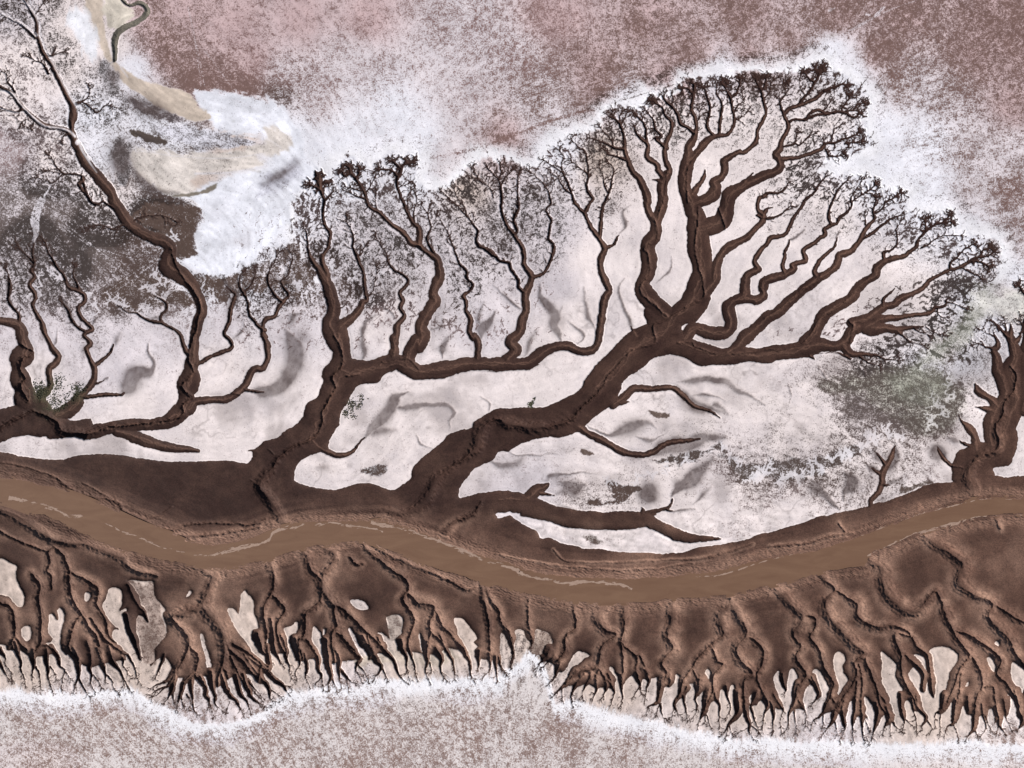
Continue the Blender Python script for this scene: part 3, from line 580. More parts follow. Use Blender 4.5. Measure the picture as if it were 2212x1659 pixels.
THAL = '''@s1|leftmost gully of the south bank, breaking into black rootlets beside a pale salt patch
A4 -60,300,40 0,310,50 90,360,60 110,480,60 120,570,50 90,650,40 175,780,24
A4 120,580,40 160,640,40 220,690,40
A4 255,60,50 320,160,60 310,280,60 330,400,60 325,500,60 325,640,60 275,720,40
A4 325,640,50 400,660,40 490,750,30
A3 440,1370,30 390,1410,50 410,1500,50 385,1560,50 A4 410,80,50 420,180,40
@s2|south bank gully left of the fan, its spine splitting into many parallel black fingers
A3 440,1360,30 520,1430,60 560,1530,60 575,1620,60 A4 565,80,66 570,180,70 600,300,70 670,400,60
A4 670,400,50 610,480,50 580,600,50 560,690,50 640,780,40
A4 670,400,50 720,500,60 800,590,60 820,680,50 870,860,30
A4 740,430,40 860,600,60 960,680,50 1060,750,30
A4 580,50,40 700,110,60 800,180,60 800,250,50 800,330,50 870,440,50 900,580,50 980,640,40
@s3|large round fan of black fingers with two scaly arms, lowest at lower left
A3 1640,1510,30 1780,1620,60 A4 1770,90,70 1740,170,80 1680,310,90 1690,360,90 1800,480,100 1850,580,90 1850,700,80 1840,830,70 1800,920,50 1790,1080,24
A4 1680,330,80 1500,390,90 1420,420,70 1480,500,80 1550,600,80 1550,680,60 1490,820,50 1430,920,40
A4 1560,660,60 1640,760,60 1620,900,50 1700,1000,40 1700,1070,30
A4 1870,600,60 1900,700,60 2000,780,60 2130,940,50 B4 100,1080,40 200,1200,30
A4 1930,640,60 2050,720,60 2212,860,50
A4 1620,900,40 1530,970,40 1500,1050,24
A4 1840,830,50 1900,960,40 1900,1060,34 1960,1110,24
A4 1900,740,50 1960,860,40 2010,960,40 2070,1050,24
@s4|narrow straight gully dropping beside a brown pillar of mud, right of the lowest fan
B4 170,210,40 160,260,60 190,340,60 190,460,50 170,500,50 120,600,50 110,700,50 140,850,40 120,960,24
B4 180,520,50 290,640,60 220,770,60 250,930,40 310,1060,24
@s5|X-shaped pair of scaly gullies that cross and spread into blunt black fingers
B4 420,130,50 470,200,60 500,300,70 590,400,80 600,480,90 700,610,90
B4 640,140,50 700,180,60 670,270,70 610,350,80 600,400,80
B4 700,620,70 690,660,70 720,780,70 680,830,60 680,930,50 700,1050,40 670,1180,24
B4 720,610,70 780,640,70 860,720,70 950,810,60 1050,900,50 1150,1010,40
B4 590,500,60 580,560,60 530,620,60 460,680,60 450,850,60 400,900,50 430,1050,30
B4 720,830,50 850,960,60 910,1030,40
B4 470,880,40 540,1000,40 575,1090,30
B4 960,830,40 1010,960,40 1080,1090,30
B4 830,200,40 880,260,40 930,250,30
@s6|long slanting gully from the bank's pointed corner bending into two finger clusters
B4 910,70,30 1000,170,50 1150,290,60 1270,370,60 1310,440,60 1300,490,50 1270,560,60 1350,680,60 1350,780,50 1310,900,50 1330,1010,24
B4 1310,510,60 1400,580,70 1520,610,70 1490,750,60 1500,820,50 1480,950,40 1470,1050,24
B4 1530,640,60 1590,750,60 1650,830,60 1760,940,40 1820,1060,24
B4 1510,820,50 1600,930,40 1670,1040,20
B4 960,70,30 1100,160,30 1250,220,30 1400,290,30 1550,350,36 1700,420,36 1800,470,40 1880,450,30
@s7|paired gullies under the pointed notch in the river bank at bottom centre
B4 1930,410,40 1940,550,60 1970,680,60 1980,800,50 1985,950,50 2000,1040,30
B4 1950,420,40 2000,560,50 2060,640,50 2080,740,50 2160,850,40 2190,1000,24
@s8|thin straight gully dividing two pale mottled patches near the white spur
C4 235,280,30 230,380,34 240,500,34 265,600,24
C4 -60,330,30 0,420,40 40,540,30
@s9|short ragged gully with notched edges, ending in a small group of black hooks
C4 625,300,40 620,380,50 640,450,50 630,520,40 570,560,50 540,620,60 540,700,60 480,780,50
@s10|hooked scaly gully and its straight neighbour, crossing above a comb of short fingers
C4 920,300,40 860,350,70 820,430,90 870,530,80 970,560,60 940,600,60 880,640,70 840,720,70 820,830,70 720,860,60 620,910,50 540,970,40
C4 1030,300,40 1040,420,70 1030,520,60 1010,620,50 1050,680,40 1130,740,50 1170,750,40 1230,900,40
C4 1000,630,50 1020,720,40 1020,850,40 1010,980,24
C4 825,850,50 870,920,40 930,990,30
C4 820,860,50 790,980,40
C4 1140,760,40 1130,860,40 1160,980,24
@s11|wavy scaly gully running straight down from the river into one blunt black finger
C4 1440,280,40 1440,380,90 1440,480,80 1390,580,80 1440,680,80 1380,770,70 1350,820,60 1390,900,50 1330,1020,40 1310,1120,24
@s12|broad double gully whose two scaly arms part below a notch in the river bank
C4 1910,240,40 1920,310,50 1840,420,100 1850,520,90 1860,570,60 1760,650,60 1650,760,60 1600,850,50 1520,970,50 1480,1100,30
C4 1930,320,60 1990,420,90 2060,560,90 1970,680,90 2000,790,80 2110,890,70 2030,960,60 2040,1130,50 2060,1290,24
C4 1770,680,50 1800,780,50 1850,820,50 1770,920,60 1770,1040,50 1700,1180,36
C4 2070,590,60 2120,620,60 2190,700,60 2180,820,60 2140,900,50 2170,1020,40 2230,1160,30
C4 1610,860,40 1660,1000,40 1620,1090,20
C4 1780,1060,30 1820,1140,24
@s13|two slanting gullies with a small kink, left of the longest straight gully
D4 120,170,40 210,230,80 330,360,90 390,420,90 340,520,90 300,580,60 370,660,60 330,760,60 410,900,60 380,960,50 330,1060,40 290,1180,24
D4 410,410,50 490,430,50 480,530,50 450,590,60 520,700,60 560,850,60 640,960,50 620,1060,50 650,1120,40
D4 430,930,30 490,1040,24
@s14|long straight scaly gully that opens into a wide hand of black fingers at lower right
D4 530,60,40 580,120,60 650,200,60 570,320,90 620,440,100 770,600,100 890,720,80 820,800,60 830,920,60 720,1100,50 640,1240,30
D4 900,760,60 960,920,60 1000,1020,50 1040,1170,40 1110,1260,30
D4 830,950,50 820,1100,40 800,1240,24
D4 850,810,40 880,960,40 860,1180,36 880,1280,24
D4 1000,1030,40 1080,1140,30
@s15|meandering gully that folds back on itself above a pale salt patch
D4 660,200,50 760,260,60 840,320,90 840,400,90 900,470,80 1020,510,80 1130,490,70 1230,530,60 1280,580,40
D4 1280,590,40 1170,560,60 1150,620,80 1200,730,70 1200,850,50 1230,960,50 1290,1070,50 1340,1180,30
D4 1300,600,50 1350,680,50 1420,740,40 1440,900,30
D4 1190,1070,40 1200,1200,36
@s16|wide looping gully with a hairpin bend, feeding fingers near the lower right corner
D3 920,1570,40 970,1630,60 D4 1050,10,86 1050,120,100 1100,240,110 1200,340,110 1330,380,80 1420,290,70 1480,210,60 1530,260,60 1570,400,80 1630,520,80 1700,640,80 1770,740,70 1690,850,60 1650,990,60 1600,1100,50 1530,1200,24
D4 1790,760,60 1860,870,70 1880,990,60 1830,1120,50 1810,1300,30
D4 1640,530,50 1800,590,70 1930,680,70 2030,780,60 2000,900,60 2100,1000,60 2180,1160,50
D4 1700,900,40 1680,1080,40 1640,1260,24
D4 1890,1000,40 1970,1000,40 1990,1180,36 2010,1290,24
@s17|scaly gully starting at the river's right-hand bend and running down to the right edge
D3 1390,1400,40 1460,1450,80 1600,1540,100 1720,1640,100 D4 1690,130,110 1780,220,90 1970,310,70 1930,420,90 2020,520,90 2110,620,80 2150,720,80 2212,820,70 2260,950,50
D4 2000,330,50 2130,420,70 2230,470,60 2400,560,60
D3 2000,1270,40 2025,1350,40'''
NTAL = '''B3 300,1600,40 240,1500,80 150,1370,90 80,1270,80 130,1180,70 200,1100,60 240,1030,50 340,950,40 480,890,40 560,830,30 600,740,30 600,650,30 650,560,30 710,470,30 700,420,30 680,360,30 760,270,30 760,130,26 700,20,20
B3 1000,1560,40 1080,1500,50 1160,1470,60 1300,1490,60 1450,1400,90 1540,1230,90 1650,1130,60 1800,1020,60 1880,940,90 1900,850,100 1960,760,70 2040,710,50 C3 60,330,90 150,350,80 300,370,90 450,350,60 600,290,50 660,220,40 800,90,30 870,0,26 C2 900,1450,22 1000,1350,22 1120,1240,22 1290,1180,22 1280,1040,22 1400,980,22 1600,860,22 1700,780,22 1640,500,22 1620,350,22 1650,200,22 1650,60,18
C2 1390,970,20 1300,880,20 1190,780,20 1180,700,20 1250,600,20 1230,450,20 1200,400,20 1300,330,20 1300,200,20 1270,140,16
B3 1620,1640,50 1700,1570,50 1850,1500,50 1920,1400,30
B3 -260,470,30 100,560,8
A3 -60,420,50 30,350,50 250,240,40 290,240,30 440,310,60 500,390,70 640,420,80 700,430,70 860,360,50 990,350,40 1200,330,30 1450,290,40 1520,250,40 1510,180,30 1600,110,30 1520,70,30
A2 170,1200,30 270,1260,30 180,1320,60 150,1400,40 200,1480,50 160,1540,50 220,1659,50
A2 1420,400,24 1440,500,24 1500,620,24 1600,760,24 1650,880,24 1640,1000,24 1600,1150,24 1560,1320,24 1600,1430,24 1500,1540,30 1580,1640,24
D3 1800,1090,40 1800,1000,90 1760,900,90 1820,800,70 1870,730,60 1990,700,60 2020,620,60 1990,500,60 2050,400,50 2060,300,40 2140,200,40 2160,80,40 2120,0,30
D3 1620,825,14 1720,840,16 1790,850,20
A3 0,660,16 200,690,18 420,770,20 540,850,30 600,910,34 700,940,34 960,980,34 1020,1060,34 1180,1140,34 1300,1210,34 1420,1220,40 1520,1180,30 1700,1160,24 1900,1165,24 2100,1170,40 2200,1130,30
A3 680,830,14 860,930,16 980,980,14
A3 1180,1140,24 1330,1090,16 1420,1030,14
A3 1480,1280,40 1700,1260,30 1950,1230,30 2150,1190,30
C3 440,1380,14 560,1480,16 900,1490,16 1400,1470,16 1700,1460,24 1850,1410,24 2100,1340,16
C3 0,1430,14 250,1480,14 700,1540,14 1200,1550,14 1600,1500,14
A3 -60,1020,60 0,1050,70 150,1110,80 300,1220,80 420,1300,70 550,1330,50 700,1340,50 860,1400,60 1000,1450,60 1080,1540,50 1300,1600,40
A3 -60,1180,30 0,1230,30 180,1320,30 380,1400,30
D3 100,1500,20 400,1470,24 600,1410,24 800,1380,20
D3 680,1300,24 740,1370,20
D3 1050,1450,14 1500,1330,16
B3 0,1215,10 80,1250,14
B3 150,960,10 200,1010,14
C2 1480,1190,14 1600,1170,16 1640,1220,16 1850,1270,16 2100,1260,16 D2 300,1490,16 420,1440,16 500,1300,16 560,1230,16 640,1190,14 800,1060,14 850,1000,14 960,890,14
D2 760,1480,16 800,1340,18 760,1280,14
D2 60,1260,14 200,1170,14 330,1060,14 490,960,14 540,880,14 640,840,12
C1 1560,1400,20 1550,1200,18 1580,1080,18 1680,960,14 1760,880,12
C1 1800,1420,20 1860,1560,24 1870,1640,20
C1 1300,1560,14 1370,1350,16 1390,1150,14
B3 1100,240,14 1300,210,12 1400,300,12
B3 800,350,24 900,340,14'''
SHEET = dict(A1=(0,0),A2=(0,600),A3=(0,1150),A4=(0,1700),B1=(750,0),B2=(750,450),B3=(750,1000),B4=(750,1600),
             C1=(1500,100),C2=(1500,600),C3=(1500,1150),C4=(1500,1700),D1=(2272,0),D2=(2272,500),D3=(2272,1100),D4=(2272,1700))
K = 2.765
def parse(line):
    out = []; o = None
    for tok in line.split():
        if tok in SHEET: o = SHEET[tok]; continue
        v = [float(t) for t in tok.split(',')]
        out.append([o[0]+v[0]/K, o[1]+v[1]/K] + [t/K for t in v[2:]])
    return np.array(out)
def smooth(p, n=4, closed=False):
    """Catmull-Rom resampling"""
    m = len(p)
    if closed: q = np.vstack([p[-1:], p, p[:2]])
    else: q = np.vstack([2*p[0]-p[1], p, 2*p[-1]-p[-2]]) if m > 1 else p
    if not closed and p.shape[1] > 2: q[0, 2] = p[0, 2]; q[-1, 2] = p[-1, 2]
    out = []
    for i in range(len(q)-3):
        a, b, c, d = q[i:i+4]
        for k in range(n):
            t = k/n
            out.append(0.5*((2*b)+(-a+c)*t+(2*a-5*b+4*c-d)*t*t+(-a+3*b-3*c+d)*t**3))
    if not closed: out.append(p[-1])
    return np.array(out)
# ---------------------------------------------------------------- grid
CELL = 2.6; MX = 120; MY = 100
X0, X1, Y0, Y1 = -MX, 3072+MX, -MY, 2304+MY
NX = int((X1-X0)/CELL)+1; NY = int((Y1-Y0)/CELL)+1
gx = X0+np.arange(NX)*CELL; gy = Y0+np.arange(NY)*CELL
GX, GY = np.meshgrid(gx, gy)
GX = GX.astype(np.float32); GY = GY.astype(np.float32)
def vn(x, y, s, seed):
    r = np.random.default_rng(seed).random((256, 256)).astype(np.float32)
    x = x/s+37.3*seed % 91; y = y/s+17.7*seed % 83
    xi = np.floor(x).astype(np.int32); yi = np.floor(y).astype(np.int32)
    fx = x-xi; fy = y-yi; fx = fx*fx*(3-2*fx); fy = fy*fy*(3-2*fy)
    a = r[yi & 255, xi & 255]; b = r[yi & 255, (xi+1) & 255]; c = r[(yi+1) & 255, xi & 255]; d = r[(yi+1) & 255, (xi+1) & 255]
    return (a*(1-fx)+b*fx)*(1-fy)+(c*(1-fx)+d*fx)*fy
def fbm(x, y, s, seed, o=4):
    t = 0; a = .5; n = 0
    for i in range(o): t = t+a*vn(x, y, s/2**i, seed+i*13); n += a; a *= .55
    return t/n
def sst(a, b, x):
    t = np.clip((x-a)/(b-a), 0, 1); return t*t*(3-2*t)
def win(xmin, xmax, ymin, ymax):
    i0 = max(0, int((xmin-X0)/CELL)); i1 = min(NX, int((xmax-X0)/CELL)+2)
    j0 = max(0, int((ymin-Y0)/CELL)); j1 = min(NY, int((ymax-Y0)/CELL)+2)
    return (slice(j0, j1), slice(i0, i1)) if i1 > i0 and j1 > j0 else None
def seg(x, y, a, b):
    dx, dy = b[0]-a[0], b[1]-a[1]; L = dx*dx+dy*dy+1e-9
    t = np.clip(((x-a[0])*dx+(y-a[1])*dy)/L, 0, 1)
    return np.hypot(x-a[0]-t*dx, y-a[1]-t*dy), t
def inside(poly, x, y):
    r = np.zeros(x.shape, bool); n = len(poly)
    for i in range(n):
        ax, ay = poly[i-1][:2]; bx, by = poly[i][:2]
        if ay == by: continue
        c = ((ay > y) != (by > y)); r ^= c & (x < (bx-ax)*(y-ay)/(by-ay)+ax)
    return r
REACH = 40.0
def poly_sd(poly):
    d = np.full((NY, NX), REACH, np.float32)
    for i in range(len(poly)):
        a, b = poly[i-1], poly[i]
        w_ = win(min(a[0], b[0])-REACH, max(a[0], b[0])+REACH, min(a[1], b[1])-REACH, max(a[1], b[1])+REACH)
        if w_ is None: continue
        dd, _ = seg(GX[w_], GY[w_], a, b); d[w_] = np.minimum(d[w_], dd)
    w_ = win(poly[:, 0].min(), poly[:, 0].max(), poly[:, 1].min(), poly[:, 1].max())
    if w_ is not None:
        ins = inside(poly, GX[w_], GY[w_]); d[w_] = np.where(ins, -d[w_], d[w_])
    return d
# jagged warp of the coordinates so that no bank is a perfect curve
WX = (fbm(GX, GY, 40, 3, 4)-.5)*9+(vn(GX, GY, 6, 31)-.5)*2.6; WY = (fbm(GX, GY, 40, 5, 4)-.5)*9+(vn(GX, GY, 6, 33)-.5)*2.6
TX, TY = GX.copy(), GY.copy()
GX = GX+WX; GY = GY+WY
phi = np.full((NY, NX), REACH, np.float32)
sid = np.full((NY, NX), -1, np.int32)           # which creek branch owns the spot
patch = np.full((NY, NX), -1, np.int32)
npatch = 0
for ln in POLY.strip().splitlines():
    kind, rest = ln.split(' ', 1); pl = smooth(parse(rest), 3, True); s_ = poly_sd(pl)
    if kind == 'mud': phi = np.minimum(phi, s_); patch[s_ < 0] = -1
    else:
        phi = np.maximum(phi, -s_)
        if (pl[:, 0].max()-pl[:, 0].min()) < 500: patch[s_ < 0] = npatch; npatch += 1
polymud = phi < 0
dens = np.zeros((NY//4+1, NX//4+1), np.float32)
t11 = np.zeros_like(dens); t12 = np.zeros_like(dens)
sphi = np.full((NY, NX), REACH, np.float32)
shw = np.full((NY, NX), 99, np.float32)
carve = np.zeros((NY, NX), np.float32); axis = np.full((NY, NX), 99, np.float32); axw = np.zeros((NY, NX), np.float32)
AXO = (fbm(TX, TY, 45, 141, 3)-.5)
def stroke(p, s_id, auto=0.0):
    for i in range(len(p)-1):
        a, b = p[i], p[i+1]; r = max(a[2], b[2])/2+14
        w_ = win(min(a[0], b[0])-r, max(a[0], b[0])+r, min(a[1], b[1])-r, max(a[1], b[1])+r)
        if w_ is None: continue
        d, t = seg(GX[w_], GY[w_], a, b); hw = (a[2]*(1-t)+b[2]*t)/2
        v = d-hw; cur = sphi[w_]; m = v < cur
        sphi[w_] = np.where(m, v, cur); sid[w_] = np.where(m & (v < 3), s_id, sid[w_]); shw[w_] = np.where(m & (v < 3), hw, shw[w_])
        m2 = (d+AXO[w_]*0 < axis[w_]) & (hw > 4); axis[w_] = np.where(m2, d, axis[w_]); axw[w_] = np.where(m2, hw, axw[w_])
        if auto > 0:
            carve[w_] = np.maximum(carve[w_], auto*np.minimum(hw, 12)*np.exp(-d/np.maximum(.55*hw, 1.2)))
        L = math.hypot(b[0]-a[0], b[1]-a[1])
        if L > .01:
            ci = int(((a[1]+b[1])/2-Y0)/CELL/4); cj = int(((a[0]+b[0])/2-X0)/CELL/4)
            if 0 <= ci < dens.shape[0] and 0 <= cj < dens.shape[1]:
                c2 = ((b[0]-a[0])**2-(b[1]-a[1])**2)/L; s2 = 2*(b[0]-a[0])*(b[1]-a[1])/L
                t11[ci, cj] += c2; t12[ci, cj] += s2
                if hw.min() < 3.2: dens[ci, cj] += L
def twig(x, y, ang, L, wd, s_id, lvl, curl=.5, spread=.6, kids=2):
    """a short crooked rootlet with its own forks"""
    pts = [(x, y, wd)]; n = max(2, int(L/4))
    for i in range(n):
        ang += random.gauss(0, curl*.35); x += math.cos(ang)*L/n; y += math.sin(ang)*L/n
        pts.append((x, y, wd*(1-.45*(i+1)/n)))
    stroke(np.array(pts), s_id, .5)
    if lvl > 0:
        for k in range(kids):
            f = random.uniform(.45, 1.0) if k else 1.0; q = pts[min(n, max(1, int(f*n)))]
            twig(q[0], q[1], ang+random.choice((-1, 1))*random.uniform(.3, 1.0)*spread*1.4, L*random.uniform(.5, .8), max(1.9, wd*.75), s_id, lvl-1, curl, spread, kids)
NETS = []; cur = None; sidinfo = []
for ln in NORTH.strip().splitlines():
    if ln[0] == '@': cur = ln[1:].split('|'); NETS.append((cur[0], cur[1], [])); continue
    bush = ln[0] == '!'; plain = ln[0] == '*'; p = parse(ln.lstrip('!*'))
    k = len(sidinfo); sidinfo.append((cur[0], 'creek')); NETS[-1][2].append(k)
    ps = smooth(p, 5); hwig = (vn(np.arange(len(ps))*1.0+k*50, np.zeros(len(ps))+k, 3.0, 9)-.5)
    ps[:, 2] = np.maximum(ps[:, 2]*(1+.22*hwig)*1.05, 2.8)
    q = ps.copy(); stroke(q, k, .30 if ps[:, 2].max() < 14 else 0.0)
    if not plain: stroke(ps[ps[:, 2] < 9] if (ps[:, 2] < 9).sum() > 2 else ps[-2:], k, .5)
    if plain: continue
    # feathery side rootlets along the thin upper part
    acc = 0
    for i in range(1, len(ps)-1):
        d = math.hypot(*(ps[i, :2]-ps[i-1, :2])); wd = ps[i, 2]; acc += d
        gap = 5.5 if wd < 8 else (9 if wd < 12 else 22)
        if wd < 15 and acc > gap and ps[i, 1] < 1150:
            acc = random.uniform(-6, 3); a = math.atan2(*(ps[i+1, :2]-ps[i-1, :2])[::-1])
            twig(ps[i, 0], ps[i, 1], a+random.choice((-1, 1))*random.uniform(.5, 1.1), random.uniform(8, 22)*(1.0 if wd < 12 else .6), random.uniform(2.3, 3.4), k, 2 if wd < 9 and random.random() < .5 else 1, .5, .6, 2)
    e = ps[-1]; a = math.atan2(*(ps[-1, :2]-ps[-4, :2])[::-1])
    if bush:
        for q in range(7): twig(e[0], e[1], a+(q-3)*.45+random.gauss(0, .1), random.uniform(10, 16), max(4.5, e[2]*.55), k, 2, .7, 1.0, 2)
        for q in range(9):                               # side lobes hugging the last reach
            i = max(1, len(ps)-2-q*2); s1 = 1 if q % 2 else -1
            if ps[i, 2] < 13: twig(ps[i, 0], ps[i, 1], a+s1*random.uniform(.7, 1.3), random.uniform(9, 15), 4.2, k, 1, .8, .9, 2)
    else:
        for q in range(4): twig(e[0], e[1], a+(q-1.5)*.45+random.gauss(0, .15), random.uniform(9, 16), 3.2, k, 2, .6, .8, 2)
for ln in FING.strip().splitlines():
    p = parse(ln); k = len(sidinfo); sidinfo.append((None, 'finger', p[0])); ps = smooth(p, 5)
    ps[:, 2] = np.maximum(ps[:, 2], 2.3)
    stroke(ps, k, .75)
    e = ps[-1]; a = math.atan2(*(ps[-1, :2]-ps[-4, :2])[::-1])
    if e[2] < 3.5:
        for q in range(3): twig(e[0], e[1], a+(q-1)*.5+random.gauss(0, .2), random.uniform(6, 12), 2.3, k, 1, .7, .7, 2)
        for i in range(len(ps)//2, len(ps)-1, 2):
            if ps[i, 2] < 6: twig(ps[i, 0], ps[i, 1], a+random.choice((-1, 1))*random.uniform(.4, .9), random.uniform(6, 13), 2.2, k, 1, .6, .7, 2)
        i = len(ps)*3//4
        twig(ps[i, 0], ps[i, 1], a+random.choice((-1, 1))*.6, random.uniform(8, 16), 2.2, k, 1, .6, .6, 2)
phi = np.minimum(phi, sphi)
# gullies cut into the mud
gid = np.full((NY, NX), -1, np.int32); gd = np.full((NY, NX), 1e3, np.float32)
flank = np.zeros((NY, NX), np.float32); gn = np.full((NY, NX), 9., np.float32)
def gully(ln, k, depth=.27):
    ps = smooth(parse(ln), 5)
    n = len(ps); ps[:, :2] += (np.random.default_rng(k+900).random((n, 2))-.5)*1.6
    for i in range(n-1):
        a, b = ps[i], ps[i+1]; r = max(a[2], b[2])*1.45+6
        w_ = win(min(a[0], b[0])-r, max(a[0], b[0])+r, min(a[1], b[1])-r, max(a[1], b[1])+r)
        if w_ is None: continue
        d, t = seg(GX[w_], GY[w_], a, b); ww = a[2]*(1-t)+b[2]*t
        ww = ww*1.3; sh = np.clip(1.0-d/(ww*.58), 0, 1); prof = .55*np.exp(-d/(ww*.42))*np.clip(1.25-d/(ww*1.05), 0, 1)+.45*sh
        carve[w_] = np.maximum(carve[w_], depth*ww*prof+np.minimum(ww*.16, 3.0)*np.exp(-(d/2.3)**2))
        flank[w_] = np.maximum(flank[w_], np.clip(1.5-d/(ww*.6), 0, 1)*np.clip(ww/14, .25, 1))
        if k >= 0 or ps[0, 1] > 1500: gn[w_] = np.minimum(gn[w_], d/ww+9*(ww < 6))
        if k >= 0:
            m = (d < gd[w_]) & (d < ww*.62); gd[w_] = np.where(m, d, gd[w_]); gid[w_] = np.where(m, k, gid[w_])
GULLY = []; glines = []
for ln in THAL.strip().splitlines():
    if ln[0] == '@': c = ln[1:].split('|'); GULLY.append((c[0], c[1], [])); continue
    GULLY[-1][2].append(len(glines)); gully(ln, len(glines)); glines.append((len(GULLY)-1, parse(ln)[:, :2]))
for ln in NTAL.strip().splitlines(): gully(ln, -1, .34)
# ---------------------------------------------------------------- river outline
RN = parse('A3 -500,700 0,790 200,810 400,870 600,920 800,1000 1000,1090 1200,1180 1400,1250 1480,1290 1600,1340 1750,1345 1950,1320 2100,1280 B3 138,1645 300,1605 400,1580 700,1560 950,1560 1000,1570 1100,1560 1250,1620 1380,1659 B4 1500,30 1700,110 1900,180 2212,290 C3 138,1540 400,1590 700,1615 950,1625 1200,1620 1500,1605 1800,1570 2000,1510 2212,1460 D3 77,1600 300,1560 500,1520 700,1460 900,1400 1100,1330 1300,1250 1500,1190 1700,1140 1800,1110 2000,1095 2212,1100 2700,1120')
RS = parse('A3 -500,900 0,990 200,1060 400,1110 600,1200 800,1300 1000,1380 1200,1430 1400,1480 1640,1510 1800,1530 2000,1510 2212,1470 B4 138,220 300,170 420,130 600,100 800,70 950,65 1100,120 1250,170 1400,240 1540,300 1700,340 1850,395 1930,410 2100,450 2212,480 C4 138,205 300,240 500,270 700,300 920,300 1100,300 1250,295 1400,270 1600,260 1800,240 1910,230 2050,200 2212,160 D4 77,165 300,120 500,60 525,45 700,20 900,0 D3 930,1560 1100,1490 1300,1400 1400,1370 1600,1310 1800,1260 2000,1230 2212,1225 2700,1235')
riv = np.vstack([smooth(RN, 3), smooth(RS, 3)[::-1]])
REACH = 130.0
dw = poly_sd(riv); REACH = 40.0
# ---------------------------------------------------------------- heights (grid units)
inm = np.clip(-phi, 0, REACH)
kk = np.where(shw < 5, 1.25, .62)
h = np.clip((fbm(GX, GY, 260, 71, 3)-.5)*5, -2, 2)+(fbm(GX, GY, 30, 72, 3)-.5)*.9
PD = np.where(shw < 5, 5.5, 4.2)
pool = PD*(1-np.exp(-kk*inm/PD))
bank = 7.0*(1-sst(0, 85, dw))
mudh = -pool-bank
south = sst(1500, 1620, TY+ (TX-1536)*.03)
rough = (fbm(GX, GY, 9, 81, 3)-.5)
g2 = np.abs(fbm(GX*1.0, GY*1.0, 26, 84, 4)-.5)*2
ridge = 1-np.abs(fbm(GX, GY, 13, 83, 3)-.5)*5
cv = carve*(1+.25*rough)
# stepped, crumbly strata on the gully flanks
st = cv*1.0+fbm(GX, GY, 22, 85, 3)*5
step = (st*.24-np.floor(st*.24)); step = sst(.1, .9, step)-step
relief = flank*(rough*2.6+step*3.4+np.clip(ridge, 0, 1)*2.2)*sst(0, 3, carve)
bankz = np.exp(-((np.abs(dw)-18)/20)**2)*(dw > 0)
st2 = dw*.16+fbm(GX, GY, 60, 88, 4)*6
step2 = st2-np.floor(st2); step2 = sst(.0, .35, step2)-step2
mudh = mudh-1.1*np.exp(-(np.abs(axis-np.abs(AXO)*axw*.9)/1.8)**2)*sst(4, 7, axw)*(TY < 1500)-cv+relief+bankz*(rough*3.6+step2*3.6)+(fbm(GX, GY, 70, 90, 4)-.5)*3.4*sst(10, 36, inm)
mud_w = sst(1.0, -1.0, phi)
H = h*(1-mud_w)+(mudh+h*.3)*mud_w
lip = np.exp(-((phi-3)/2.2)**2)*.4*(phi > 0)
H = H+lip
WL = -11.0
H = np.where(dw < 0, np.minimum(H, WL-1.5-np.clip(-dw, 0, 20)*.2)*sst(0, -4, dw)+H*(1-sst(0, -4, dw)), np.maximum(H, WL-.6-cv*.15))
